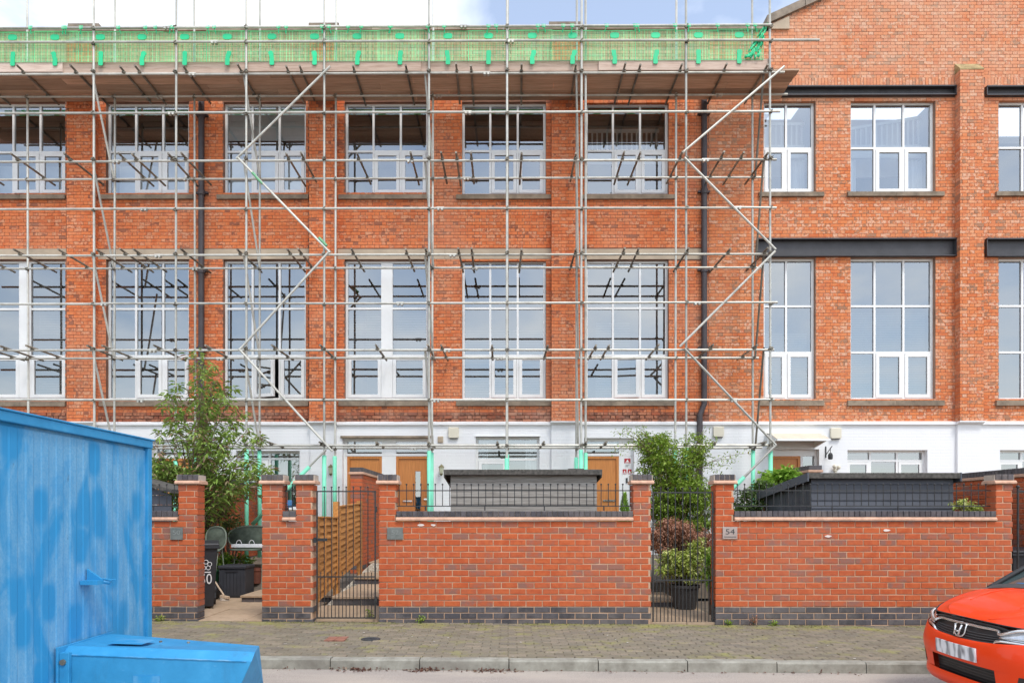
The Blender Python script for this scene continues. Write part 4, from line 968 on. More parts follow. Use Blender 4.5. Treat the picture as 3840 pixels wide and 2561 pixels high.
# ---------------------------------------------------------------- house number plates
def text_mesh(s, size, mat, depth=.002):
    cu = bpy.data.curves.new('t', 'FONT'); cu.body = s; cu.size = size; cu.extrude = depth; cu.align_x = 'CENTER'; cu.align_y = 'CENTER'
    o = bpy.data.objects.new('t', cu); C.objects.link(o); dg = bpy.context.evaluated_depsgraph_get(); me = bpy.data.meshes.new_from_object(o.evaluated_get(dg)); bpy.data.objects.remove(o)
    me.materials.clear(); me.materials.append(mat); return me
M['slate'] = plain('grey slate plate', (0.155, 0.165, 0.15), 0.6, var=.2, scale=14)
M['slate_pale'] = plain('etched slate', (0.24, 0.255, 0.235), 0.7, var=.1)
M['zinc'] = plain('pinkish steel plate', (0.42, 0.34, 0.30), 0.35, .3, var=.1)
M['inkdark'] = plain('dark lettering', (0.05, 0.05, 0.05), 0.6, var=.1)
for s, (a, b, c, d), mt, tm, lab in (('50', (639, 685, 1978, 2023), 'slate', 'slate_pale', 'grey slate number 50 plate on the pillar near the container'), ('52', (1452, 1511, 1978, 2022), 'slate', 'slate_pale', 'grey slate number 52 plate on the pillar by the first gate'), ('54', (2710, 2765, 1975, 2020), 'zinc', 'inkdark', 'pale metal number 54 plate with dark figures')):
    p, q = P(a, d, YW - .02), P(b, c, YW - .02); t = thing('number_plate', lab, 'plate', ((p.x + q.x) / 2, YW, p.z))
    mb = MB(); mb.box(p.x, q.x, YW - .024, YW - .009, p.z, q.z); mb.build('plate', M[mt], t, bevel=.002)
    put('figures', text_mesh(s, .125 if s == '54' else .10, M[tm]), t, ((p.x + q.x) / 2, YW - .025, p.z + (q.z - p.z) * .58), (math.pi / 2, 0, 0), (1.08, .85, 1))
    mb = MB(); z = p.z + .028
    if s == '54':
        x = p.x + .02
        while x < q.x - .02: w = BRG.uniform(.006, .012); mb.box(x, x + w, YW - .0265, YW - .0235, z - .006, z + .006); x += w + .004
        mb.build('small_lettering', M['inkdark'], t)
# ---------------------------------------------------------------- sheds
def slab(mb, a, b, c, d, t):
    """sloped slab through corners a b c d, t thick downwards"""
    lo = [(p[0], p[1], p[2] - t) for p in (a, b, c, d)]
    return mb.add([*lo, a, b, c, d], [(3, 2, 1, 0), (4, 5, 6, 7), (0, 1, 5, 4), (1, 2, 6, 5), (2, 3, 7, 6), (3, 0, 4, 7)])
Y0, Y1 = 11.3, 12.8
a, b = PX(1690, Y0), PX(2238, Y0); zr = PZ(1781, Y0); zg = tz(Y0)
sh = thing('garden_shed', 'weathered grey timber shed with dark felt roof edge', 'shed', ((a + b) / 2, Y0, zg))
SHR = random.Random(9); z = zg; k = 0
while z < zr - .02:
    h = min(.118, zr - z); mb = MB(); mb.prism([(Y0, z + .002), (Y0 - .012, z + .004), (Y0 + .002, z + h), (Y0 + .02, z + h), (Y0 + .02, z + .002)], 'x', a, b); mb.build('board', M['shed_grey'], sh)
    for xx in (a, b - .02):
        mb = MB(); mb.box(xx, xx + .02, Y0 + .021, Y1, z + .003, z + h - .002); mb.build('board', M['shed_grey'], sh)
    z += h
mb = MB(); mb.box(a + .02, b - .02, Y1 - .02, Y1, zg, zr - .12); mb.build('back_panel', M['shed_grey'], sh)
ra, rb = PX(1664, Y0 - .1), PX(2258, Y0 - .1); zt_ = PZ(1763, Y0 - .1)
mb = MB(); slab(mb, (ra, Y0 - .1, zt_), (rb, Y0 - .1, zt_), (rb, Y1 + .1, zt_ - .15), (ra, Y1 + .1, zt_ - .15), .035); rf = mb.build('roof', M['felt'], sh)
mb = MB(); mb.box(ra, rb, Y0 - .125, Y0 - .1, zt_ - .075, zt_ + .012); mb.build('felt_edge', M['felt'], rf, bevel=.008)
for x in (ra, rb - .02): mb = MB(); slab(mb, (x, Y0 - .098, zt_ - .036), (x + .02, Y0 - .098, zt_ - .036), (x + .02, Y1 + .1, zt_ - .186), (x, Y1 + .1, zt_ - .186), .07); mb.build('barge_board', M['felt'], rf)
mb = MB(); q0, q1 = P(2118, 1765, 12.2), P(2205, 1747, 12.2); mb.prism([(q0.x, q0.z - .25), (q0.x + .12, q1.z), (q1.x, q1.z), (q1.x + .05, q0.z - .25)], 'y', 12.86, 13.4)
tag(mb.build('bin_store_roof', M['felt'], None), 'dark low felt cover peeping over the grey shed roof', 'cover')
mb = MB(); q = P(2240, 1790, 11.8); mb.box(q.x, q.x + .10, 12.95, 13.0, tz(12.9), q.z + .1); tag(mb.build('trellis_post', M['shed_blue']), 'dark blue board upright behind the right end of the grey shed', 'post')
Y0, Y1 = 11.0, 13.0
a, b = PX(3042, Y0), PX(3574, Y0); zg = tz(Y0); zr = PZ(1794, Y0)
sh = thing('garden_shed', 'slate blue painted timber shed with sloping felt roof', 'shed', ((a + b) / 2, Y0, zg)); z = zg
zb_ = zr - .22
while z < zr - .02:
    h = min(.122, zr - z); mb = MB(); mb.prism([(Y0, z + .002), (Y0 - .014, z + .004), (Y0 + .002, z + h), (Y0 + .02, z + h), (Y0 + .02, z + .002)], 'x', a, b); mb.build('board', M['shed_blue'], sh); z += h
y = Y0 + .021; n = 14
for k in range(n):
    u, v = Y0 + .021 + (Y1 - Y0 - .021) * k / n, Y0 + .021 + (Y1 - Y0 - .021) * (k + 1) / n
    zt1, zt2 = zr - .22 * (u - Y0) / 2, zr - .22 * (v - Y0) / 2
    for xx, s in ((a, 0), (b - .02, 1)):
        mb = MB(); d_ = .003 * (k % 2)
        mb.prism([(u + .003, zg), (v - .003, zg), (v - .003, zt2), (u + .003, zt1)], 'x', xx - d_, xx + .02); mb.build('board', M['shed_blue'], sh)
mb = MB(); mb.box(a + .02, b - .02, Y1 - .02, Y1, zg, zb_); mb.build('back_panel', M['shed_blue'], sh)
ra, rb = PX(3026, Y0 - .1), PX(3602, Y0 - .1); zt_ = PZ(1776, Y0 - .1)
mb = MB(); slab(mb, (ra, Y0 - .1, zt_), (rb, Y0 - .1, zt_), (rb, Y1 + .1, zt_ - .235), (ra, Y1 + .1, zt_ - .235), .035); rf = mb.build('roof', M['felt'], sh)
mb = MB(); mb.box(ra, rb, Y0 - .125, Y0 - .1, zt_ - .075, zt_ + .012); mb.build('felt_edge', M['felt'], rf, bevel=.008)
for x in (ra - .004, rb - .018): mb = MB(); slab(mb, (x, Y0 - .13, zt_ + .015), (x + .022, Y0 - .13, zt_ + .015), (x + .022, Y1 + .1, zt_ - .22), (x, Y1 + .1, zt_ - .22), .13); mb.build('barge_board', M['shed_blue'], rf)
# ---------------------------------------------------------------- wooden fence of two panels behind the first gate
fe = thing('wooden_fence', 'orange brown overlap fence of two stepped panels behind the iron gate', 'fence', (PX(1184, 10.3), 11.5, .1))
fx = PX(1186, 10.3)
def fpanel(y0, y1, b0, b1, t0, t1, n):
    for k in range(n):
        u, v = k / n, (k + 1) / n
        p = [(y0, b0 + (t0 - b0) * u), (y1, b1 + (t1 - b1) * u), (y1, b1 + (t1 - b1) * v + .012), (y0, b0 + (t0 - b0) * v + .012)]
        o = .010 if True else 0
        mb = MB(); mb.add([(fx + .034, p[0][0], p[0][1]), (fx + .034, p[1][0], p[1][1]), (fx + .006, p[2][0], p[2][1]), (fx + .006, p[3][0], p[3][1]), (fx + .008, p[0][0], p[0][1]), (fx + .008, p[1][0], p[1][1]), (fx - .004, p[2][0], p[2][1]), (fx - .004, p[3][0], p[3][1])], [(0, 1, 2, 3), (7, 6, 5, 4), (0, 4, 5, 1), (3, 2, 6, 7), (0, 3, 7, 4), (1, 5, 6, 2)]); mb.build('slat', M['fence'], fe)
    for t in (.02, .34, .66, .98):
        y = y0 + (y1 - y0) * t; zb2 = b0 + (b1 - b0) * t; zt2 = t0 + (t1 - t0) * t
        mb = MB(); mb.box(fx + .028, fx + .05, y - .02, y + .02, zb2, zt2); mb.build('batten', M['fence'], fe)
    mb = MB(); mb.obox((fx + .012, y0, t0 + .02), (fx + .012, y1, t1 + .02), .06, .022); mb.build('capping', M['fence'], fe)
fpanel(10.25, 11.46, .24, .42, 1.44, 1.43, 11); fpanel(11.56, 13.25, .46, .66, 1.60, 1.68, 11)
for y, z in ((10.2, 1.44), (11.51, 1.70), (13.3, 1.75)):
    mb = MB(); mb.box(fx - .045, fx + .045, y - .045, y + .045, 0, z); mb.build('post', M['fence'], fe, bevel=.004)
# ---------------------------------------------------------------- paths and steps
def slabs(name, x0, x1, y0, y1, z, sx, sy):
    t = struct(thing(name, '', '', ((x0 + x1) / 2, y0, z))); del t['label']; del t['category']
    nx, ny = max(1, round((x1 - x0) / sx)), max(1, round((y1 - y0) / sy))
    for i in range(nx):
        for j in range(ny):
            a, b = x0 + (x1 - x0) * i / nx, x0 + (x1 - x0) * (i + 1) / nx; c, d = y0 + (y1 - y0) * j / ny, y0 + (y1 - y0) * (j + 1) / ny
            mb = MB(); mb.box(a + .005, b - .005, c + .005, d - .005, z - .06, z + SHR.uniform(-.004, .004)); mb.build('slab', M['slab'], t, bevel=.004)
    return t
slabs('garden_path', -5.6, -3.02, YW + .02, 13.0, .035, .62, .62)
slabs('garden_path', 1.92, 3.02, YW + .02, 12.6, .012, .55, .62)
def step(label, x0, x1, y0, y1, z0, z1):
    t = thing('garden_step', label, 'step', ((x0 + x1) / 2, y0, z0))
    n = max(1, round((x1 - x0) / .225))
    for k in range(n):
        mb = MB(); mb.box(x0 + (x1 - x0) * k / n + .004, x0 + (x1 - x0) * (k + 1) / n - .004, y0 + .012, y0 + .11, z0, z1 - .036); mb.build('brick', M['brick_blue'], t)
    mb = MB(); mb.box(x0 + .004, x1 - .004, y0 + .02, y1, min(z0 - .1, -.05), z1 - .04); mb.build('mortar', M['mortar_grey'], t)
    n = max(1, round((x1 - x0) / .6))
    for k in range(n): mb = MB(); mb.box(x0 + (x1 - x0) * k / n + .003 - (.015 if k == 0 else 0), x0 + (x1 - x0) * (k + 1) / n - .003, y0 - .012, y1, z1 - .034, z1); mb.build('slab', M['slab'], t, bevel=.004)
    return t
mb = MB(); mb.add([(-2.75, YW + .03, -.01), (-1.55, YW + .03, -.02), (-1.55, 10.5, .17), (-2.75, 10.5, .17)], [(0, 1, 2, 3)]); struct(mb.build('path_ramp', M['slab']))
step('lowest dark brick step behind the first iron gate', -2.57, -1.5, 10.5, 12.4, .16, .30)
step('second dark brick step behind the first iron gate', -2.66, -1.5, 12.4, 14.8, .28, .417)
step('third dark brick step behind the first iron gate', -2.85, -1.5, 14.8, 16.6, .40, .52)
step('stone step with dark brick riser beside the black storage box', PX(904, 12), -2.9, 12.0, 13.2, .035, .145)
step('stone step with dark brick riser behind the second iron gate', 1.75, PX(2549, 11.6), 11.6, 12.8, .01, .12)
# gravel strip between fence and steps
st = MB(); GRV = random.Random(4)
for _ in range(2600):
    y = GRV.uniform(10.1, 14.5); x = GRV.uniform(-2.74, -2.45); z = .02 + .137 * (y - 10.1) * .8 + GRV.uniform(0, .02); r = GRV.uniform(.008, .02)
    st.add([(x + r, y, z), (x - r * .8, y + r * .6, z), (x - r * .3, y - r, z), (x, y, z + r * .8)], [(0, 1, 3), (1, 2, 3), (2, 0, 3)], GRV.random())
o = st.build('gravel', M['gravel'], kind='stuff')
mb = MB(); mb.add([(-2.78, 10.0, 0), (-2.4, 10.0, 0), (-2.4, 14.6, .50), (-2.78, 14.6, .50)], [(0, 1, 2, 3)]); struct(mb.build('gravel_bed', M['gravel']))
# ---------------------------------------------------------------- plants
def leaf(mb, p, d, l, w, r, droop=.0, fold=.25):
    d = Vector(d).normalized(); s = d.cross(Vector((0, 0, 1)))
    s = s.normalized() if s.length > .05 else Vector((1, 0, 0)); n = s.cross(d); p = Vector(p)
    tip = p + d * l + Vector((0, 0, -droop * l)); mid = p + d * (l * .5) + Vector((0, 0, -droop * l * .3))
    mb.add([p, mid + s * (w / 2) + n * (w * fold), tip, mid - s * (w / 2) + n * (w * fold)], [(0, 1, 2), (0, 2, 3)], r)
def rdir(R, up=0.0):
    while True:
        v = Vector((R.uniform(-1, 1), R.uniform(-1, 1), R.uniform(-1, 1)))
        if .1 < v.length < 1: return (v.normalized() + Vector((0, 0, up))).normalized()
def arc(p, q, sag, n=8):
    p, q = Vector(p), Vector(q); return [p.lerp(q, t / n) + Vector((0, 0, sag * math.sin(math.pi * t / n))) for t in range(n + 1)]
def blob_plant(label, cat, blobs, mat, leaves, lsize, seed, stem=None, name='shrub', clump=.12, flat=.6, group=None, droop=.2, bark='bark'):
    """blobs: (px,py,Y,rx,ry,rz) ellipsoids; leaves cluster in clumps through them"""
    R = random.Random(seed); c0 = P(*blobs[0][:3]); base = stem if stem else (c0.x, c0.y, tz(c0.y))
    t = thing(name, label, cat, base, group); mb = MB(); sm = MB()
    vol = sum(b[3] * b[4] * b[5] for b in blobs)
    for b in blobs:
        c = P(b[0], b[1], b[2]); nl = int(leaves * b[3] * b[4] * b[5] / vol); nc = max(4, nl // 26)
        for k in range(nc):
            d = rdir(R); rr = R.random() ** .45; q = Vector((c.x + d.x * b[3] * rr, c.y + d.y * b[4] * rr, c.z + d.z * b[5] * rr)); tint = R.uniform(-.18, .18)
            if k % 3 == 0:
                sm.path(arc((base[0] + R.uniform(-.03, .03), base[1], base[2]), q, R.uniform(-.05, .15), 5), .012, 5, .003)
            for _ in range(26):
                e = rdir(R); pp = q + Vector((e.x * clump, e.y * clump, e.z * clump * flat)) * R.random() ** .5
                dd = rdir(R, .1); dd.z *= .5; leaf(mb, pp, dd, lsize * R.uniform(.6, 1.2), lsize * .5 * R.uniform(.7, 1.2), min(.999, max(0, R.random() + tint)), droop)
    mb.build('foliage', M[mat], t, kind='stuff'); sm.build('stem', M[bark], t)
    return t
# buddleia
R = random.Random(17); b0 = P(742, 2010, 13.0); b0.z = tz(13)
bud = thing('buddleia', 'tall straggly buddleia bush with narrow leaves behind the left pillar', 'shrub', b0); lf = MB(); sm = MB(); flw = MB()
tips = [(735, 1345), (770, 1370), (800, 1420), (700, 1450), (830, 1500), (850, 1450), (640, 1480), (620, 1500), (780, 1500), (690, 1560), (900, 1590), (930, 1610), (960, 1650), (880, 1560), (640, 1600), (620, 1640), (600, 1720), (590, 1790), (640, 1760), (680, 1820), (960, 1720), (990, 1790), (940, 1800), (900, 1850), (850, 1820), (870, 1700), (800, 1640), (820, 1760), (760, 1600), (720, 1700), (760, 1780), (930, 1740), (980, 1760), (700, 1630), (560, 1770), (580, 1740), (840, 1650), (880, 1640), (740, 1480), (760, 1440), (910, 1780), (930, 1850), (860, 1780), (610, 1810), (660, 1790), (720, 1790), (790, 1700), (780, 1560), (730, 1400)]
tips = tips + [(x + R.uniform(-45, 45), y + R.uniform(-35, 45)) for x, y in tips[2::2]]
for px, py in tips:
    q = P(px, py, 13.0 + R.uniform(-.7, .7)); pts = arc((b0.x + R.uniform(-.12, .12), b0.y + R.uniform(-.1, .1), b0.z), q, .0, 8)
    hh = (q - b0).length; pts = [p + Vector(((b0.x - q.x) * .30 * math.sin(math.pi * i / 8), 0, .12 * hh * math.sin(math.pi * i / 8))) for i, p in enumerate(pts)]
    sm.path(pts, .017, 5, .004)
    for i in range(3, 8):
        for s in range(5):
            t = s / 5; p = pts[i].lerp(pts[i + 1], t); 
            for _ in range(1 if i < 5 else 2):
                d = rdir(R, -.05); leaf(lf, p + d * .03, (d.x, d.y, d.z * .4 + .1), R.uniform(.10, .20), R.uniform(.036, .06), R.random() * (.88 if i < 7 else 1.0), .35)
    for _ in range(3):
        e = rdir(R); q2 = q + Vector((e.x * .16, e.y * .16, e.z * .14)); tint = R.uniform(0, .75)
        for k in range(9): d = rdir(R, -.1); leaf(lf, q2 + d * .04, (d.x, d.y, d.z * .4), R.uniform(.09, .17), R.uniform(.035, .055), min(.999, tint + R.uniform(0, .25)), .35)
    if R.random() < .3:
        for k in range(14): e = rdir(R); leaf(flw, q + Vector((0, 0, -.01 * k)) + e * .02, e, .03, .02, R.random())
lf.build('foliage', M['leaf_buddleia'], bud, kind='stuff'); sm.build('stem', M['bark'], bud); flw.build('flowers', M['flower'], bud, kind='stuff')
blob_plant('dark trailing shrub under the left ground floor window', 'shrub', [(860, 1960, 13.6, .30, .3, .35), (800, 1900, 13.8, .35, .3, .6), (790, 2040, 13.2, .2, .2, .3)], 'leaf_dark', 2400, .07, 3)
blob_plant('low bright green leafy plant beside the black storage box', 'plant', [(815, 2118, 13.3, .30, .2, .09), (880, 2095, 13.5, .30, .2, .10)], 'leaf_bright', 420, .12, 5, name='leafy_plant')
mp_ = blob_plant('green maple tree spreading behind the second iron gate', 'tree', [(2510, 1760, 13.0, .56, .5, .42), (2462, 1690, 13.1, .36, .4, .30), (2600, 1690, 13.1, .26, .3, .35), (2560, 1850, 12.9, .62, .5, .34), (2480, 1910, 12.9, .45, .4, .30), (2640, 1930, 12.8, .38, .3, .30), (2560, 1980, 12.7, .5, .35, .16), (2450, 1645, 13.2, .36, .3, .13), (2690, 1840, 12.9, .2, .25, .18)], 'leaf_acer', 21000, .066, 8, stem=(PX(2540, 13), 13.0, tz(13)), name='maple_tree', clump=.17, flat=.35)
sm = MB(); lf = MB(); R = random.Random(33)
for px, py in ((2760, 1720), (2730, 1745), (2800, 1700), (2700, 1765), (2310, 1625), (2340, 1615), (2400, 1605), (2650, 1610), (2680, 1640), (2300, 1690), (2340, 1690)):
    q = P(px, py, 12.9 + R.uniform(-.3, .3)); s0 = P(2560 if px > 2500 else 2440, 1800 if px > 2500 else 1700, 12.95); pts = arc(s0, q, .12, 7); sm.path(pts, .008, 5, .002)
    for i in range(3, 8):
        for _ in range(9): e = rdir(R); leaf(lf, pts[i] + e * .07, rdir(R), R.uniform(.03, .06), R.uniform(.02, .035), R.random(), .2)
sm.build('twigs', M['bark'], mp_, kind='stuff'); lf.build('branch_leaves', M['leaf_acer'], mp_, kind='stuff')
blob_plant('russet weeping maple bush behind the second iron gate', 'shrub', [(2530, 1990, 12.2, .42, .35, .20), (2610, 2020, 12.2, .36, .3, .17), (2475, 2030, 12.2, .22, .25, .26), (2660, 2060, 12.1, .2, .25, .16)], 'leaf_red', 5200, .055, 12, name='weeping_maple', clump=.11, droop=.6)
pot = P(2574, 2281, 11.3)
blob_plant('pale variegated shrub growing in the dark pot', 'shrub', [(2570, 2100, 11.45, .36, .28, .22), (2500, 2130, 11.45, .20, .2, .18), (2625, 2060, 11.5, .2, .2, .16), (2575, 2160, 11.4, .33, .25, .14)], 'leaf_var', 3000, .075, 14, stem=(pot.x, 11.4, .35), name='variegated_shrub', clump=.1)
blob_plant('narrow bright green conifer just inside the second iron gate', 'shrub', [(2668, 2140, 10.7, .07, .08, .33)], 'leaf_bright', 1300, .06, 15, name='conifer', clump=.04, flat=1.3, stem=(PX(2668, 10.7), 10.7, .0))
cn_ = P(2342, 1900, 12.0); cf = thing('conifer', 'little bright green cone shaped conifer beside the right hand oak door', 'shrub', (cn_.x, 12.0, tz(12))); lf = MB(); R = random.Random(2)
for _ in range(1500):
    t = R.random() ** .7; z = 1.05 + .80 * (1 - t); rr = .18 * t * R.random() ** .4; a = R.uniform(0, 6.283); leaf(lf, (cn_.x + rr * math.cos(a), 12 + rr * math.sin(a), z), (math.cos(a), math.sin(a), 1.2), .06, .02, R.random())
lf.build('foliage', M['leaf_bright'], cf, kind='stuff'); sm = MB(); sm.tube((cn_.x, 12, tz(12)), (cn_.x, 12, 1.6), .02, .005, 6); sm.build('stem', M['bark'], cf)
blob_plant('big leaved bright shrub rising over the slate blue shed roof', 'shrub', [(2930, 1785, 13.9, .34, .3, .17), (2870, 1815, 13.8, .25, .3, .18), (2980, 1790, 13.9, .22, .25, .12)], 'leaf_bright', 900, .14, 23, name='leafy_shrub', clump=.14)
blob_plant('dark rambling shrub between pillar 54 and the slate blue shed', 'shrub', [(2800, 1880, 13.2, .25, .25, .25), (2850, 1850, 13.4, .28, .3, .22), (2780, 1930, 13.0, .22, .25, .2), (2840, 1925, 13.0, .2, .25, .25)], 'leaf_dark', 2600, .08, 24, clump=.12)
blob_plant('small yellow green plant at the right end of the slate blue shed', 'plant', [(3640, 1905, 10.7, .16, .12, .07), (3610, 1900, 10.6, .1, .1, .08)], 'leaf_var', 420, .07, 25, name='leafy_plant')
blob_plant('hedge of dark leaves above the left pillar next to the container', 'hedge', [(640, 1770, 12.6, .40, .3, .13), (600, 1740, 12.8, .25, .3, .12), (700, 1790, 12.6, .3, .3, .12)], 'leaf_buddleia', 2200, .08, 27, name='hedge')
# shed behind the left pillar
sh = thing('garden_shed', 'dark slate shed roof behind the left garden wall', 'shed', (PX(560, 11.6), 11.6, 0)); mb = MB(); q0, q1 = P(430, 1770, 11.5), P(664, 1835, 11.5)
slab(mb, (q0.x, 11.3, q0.z + .0), (q1.x, 11.3, q1.z), (q1.x, 12.3, q1.z), (q0.x, 12.3, q0.z), .06); mb.build('roof', M['felt'], sh)
for k in range(14):
    z = 0.0 + k * .15; mb = MB(); zr_ = lambda x: q0.z - .065 + (q1.z - q0.z) * (x - q0.x) / (q1.x - q0.x); xe_ = q1.x - .05
    if zr_(q0.x) < z + .01: break
    t1 = min(z + .147, zr_(q0.x)); xr_ = min(xe_, q0.x + (q1.x - q0.x) * (q0.z - .065 - t1) / (q0.z - q1.z)); xb_ = min(xe_, q0.x + (q1.x - q0.x) * (q0.z - .065 - z) / (q0.z - q1.z))
    mb.prism([(q0.x, z + .003), (max(q0.x + .01, xb_), z + .003), (max(q0.x + .01, xr_), t1), (q0.x, t1)], 'y', 11.4, 11.43); mb.build('board', M['shed_blue'], sh)
# ---------------------------------------------------------------- things in the left garden
M['black_plastic'] = plain('black plastic', (0.025, 0.025, 0.03), 0.5, var=.2)
M['box_plastic'] = plain('dark grey storage plastic', (0.035, 0.037, 0.045), 0.55, var=.2)
M['whitep'] = plain('white plastic', (.8, .8, .8), .4, var=.03)
q = P(818, 2248, 12.6); q2 = P(921, 2120, 12.6); bx = thing('storage_box', 'black plastic garden storage box with flat lid', 'storage box', ((q.x + q2.x) / 2, 12.6, .04))
mb = MB(); mb.box(q.x + .01, q2.x - .01, 12.61, 13.05, .04, q2.z - .06); mb.build('body', M['box_plastic'], bx, bevel=.008)
for k in range(7):
    x = q.x + .03 + k * (q2.x - q.x - .06) / 7; mb = MB(); mb.box(x + .003, x + .053, 12.602, 12.612, .07, q2.z - .12); mb.build('panel', M['box_plastic'], bx)
mb = MB(); mb.box(q.x - .005, q2.x + .005, 12.585, 13.07, q2.z - .055, q2.z); mb.build('lid', M['box_plastic'], bx, bevel=.012)
mb = MB(); mb.box(q.x + .12, q2.x - .14, 12.59, 12.60, q2.z - .115, q2.z - .085); mb.build('handle', M['black_plastic'], bx)
br_ = thing('broom', 'wooden broom with pale bristles leaning beside the storage box', 'broom', P(843, 2255, 12.2)); a, b = P(781, 2142, 12.5), P(839, 2230, 12.2); M['palewood'] = plain('pale wood', (.62, .47, .33), .6, var=.15)
mb = MB(); mb.tube(a, b, .014, n=8); mb.build('handle', M['palewood'], br_); mb = MB(); mb.obox(P(828, 2234, 12.2), P(858, 2240, 12.15), .05, .04); mb.build('head', M['palewood'], br_)
mb = MB(); R = random.Random(1)
for _ in range(160):
    t = R.random(); p = P(829 + 28 * t, 2238, 12.18); mb.tube(p, (p.x + R.uniform(-.01, .02), p.y + R.uniform(-.05, .03), .04), .004, .003, 4, False)
M['bristle'] = plain('pale bristle', (.52, .44, .36), .9); mb.build('bristles', M['bristle'], br_, kind='stuff')
def wheelie(label, x, y, z0, num=None, w=.29):
    t = thing('wheelie_bin', label, 'bin', (x, y, z0)); d, h = .35, .98; mb = MB(); k = .80
    mb.add([(x - w * k, y - d * k, z0 + .03), (x + w * k, y - d * k, z0 + .03), (x + w * k, y + d * k, z0 + .03), (x - w * k, y + d * k, z0 + .03), (x - w, y - d, z0 + h), (x + w, y - d, z0 + h), (x + w, y + d, z0 + h), (x - w, y + d, z0 + h)], [(0, 1, 5, 4), (1, 2, 6, 5), (2, 3, 7, 6), (3, 0, 4, 7), (4, 5, 6, 7), (3, 2, 1, 0)]); mb.build('body', M['black_plastic'], t, bevel=.015)
    mb = MB(); mb.box(x - w - .025, x + w + .025, y - d - .03, y + d + .03, z0 + h - .045, z0 + h - .005); mb.build('rim', M['black_plastic'], t, bevel=.006)
    mb = MB(); mb.prism([(y - d - .04, z0 + h), (y - d - .03, z0 + h + .035), (y, z0 + h + .075), (y + d + .02, z0 + h + .06), (y + d + .03, z0 + h)], 'x', x - w - .02, x + w + .02); mb.build('lid', M['black_plastic'], t, bevel=.01)
    for s in (-1, 1): mb = MB(); mb.tube((x + s * .22, y + d - .02, z0 + .1), (x + s * .27, y + d - .02, z0 + .1), .1, n=14); mb.build('wheel', M['black_plastic'], t)
    fy = y - d * (k + .20 * .62) - .006; mb = MB(); fc = z0 + .68; nx = x + (.12 if w > .25 else -.05)
    for i in range(5):
        a = math.pi / 2 + i * 2 * math.pi / 5; cx_, cz_ = nx + .055 * math.cos(a), fc + .05 * math.sin(a); n = 14
        vs = []; 
        for rr in (.034, .025):
            vs += [(cx_ + rr * math.cos(2 * math.pi * j / n), fy - .012, cz_ + rr * 1.05 * math.sin(2 * math.pi * j / n)) for j in range(n)]
        mb.add(vs, [(j, (j + 1) % n, n + (j + 1) % n, n + j) for j in range(n)])
    mb.box(nx - .07, nx + .07, fy - .013, fy - .011, fc - .115, fc - .10); mb.build('emblem', M['whitep'], t)
    if num: put('number', text_mesh(num, .21, M['whitep']), t, (nx, fy - .0, fc - .22), (math.pi / 2 + .09, 0, 0), (.85, 1.1, 1))
    return t
wb = wheelie('black wheelie bin marked 50 half hidden by the left pillar', PX(726, 11.2), 11.35, .035, num='50'); wb.rotation_euler.z = .40
wheelie('black wheelie bin with white flower emblem behind the red car', 7.40, 10.62, -.03, w=.225)
def ring_chair(label, px0, px1, py0, py1, Y, seat=True, name='garden_chair'):
    a, b = P(px0, py1, Y), P(px1, py0, Y); cx_, cz_, rx, rz = (a.x + b.x) / 2, (a.z + b.z) / 2, (b.x - a.x) / 2, (b.z - a.z) / 2
    t = thing(name, label, 'chair', (cx_, Y, .05)); n = 28; f = lambda k, s: (cx_ + s * rx * (abs(math.cos(k)) ** .8) * (1 if math.cos(k) > 0 else -1), Y + .25 * (s * rz * math.sin(k)) / 1.0 * .5, cz_ + s * rz * (abs(math.sin(k)) ** .8) * (1 if math.sin(k) > 0 else -1))
    mb = MB(); mb.path([f(2 * math.pi * k / n, 1) for k in range(n + 1)], .012, 6); mb.build('rim', M['cgreen'], t)
    vs = [f(2 * math.pi * k / n, .99) for k in range(n)] + [(cx_, Y + .07, cz_)]; o = put('woven_back', mesh('woven_back', vs, [(k, (k + 1) % n, n) for k in range(n)], M['weave'], True), t); md = o.modifiers.new('s', 'SOLIDIFY'); md.thickness = .012
    for s in (-1, 1):
        for d in (-.45, .15): mb = MB(); mb.tube((cx_ + s * rx * .5, Y + d * .3, a.z + .02), (cx_ + s * rx * .7, Y + d, .05), .011, n=6); mb.build('leg', M['cgreen'], t)
    mb = MB(); mb.lathe((cx_, Y - .18, a.z - .02), [(rx * .75, 0), (rx * .8, .015), (rx * .75, .03)], 20); mb.build('seat', M['weave'], t)
    return t
M['cgreen'] = plain('grey green metal', (.26, .30, .23), .5, .2, var=.15); M['weave'] = plain('worn green weave', (.115, .14, .105), .85, var=.45, scale=7, bump=.4)
ring_chair('round backed green garden chair above the bin', 772, 848, 1974, 2062, 12.7)
ring_chair('wide curved green garden bench with white tray on it', 856, 1040, 1971, 2056, 13.4, name='garden_bench')
tr = thing('carrier_tray', 'white plastic tray with two hoop handles on the garden bench', 'tray', P(930, 2052, 13.0)); a, b = P(868, 2052, 13.0), P(990, 2040, 13.0); mb = MB(); mb.box(a.x, b.x, 12.98, 13.2, a.z, b.z); mb.build('tray', M['whitep'], tr, bevel=.006)
for px in (897, 945):
    c = P(px, 2042, 13.0); mb = MB(); mb.path([(c.x + .05 * math.cos(k * math.pi / 10), 12.985, c.z + .085 * math.sin(k * math.pi / 10)) for k in range(11)], .006, 6); mb.build('handle', M['whitep'], tr)
M['terra'] = plain('dark terracotta', (.19, .065, .04), .85, var=.25); M['orange'] = plain('orange plastic', (.75, .085, .02), .4, var=.05)
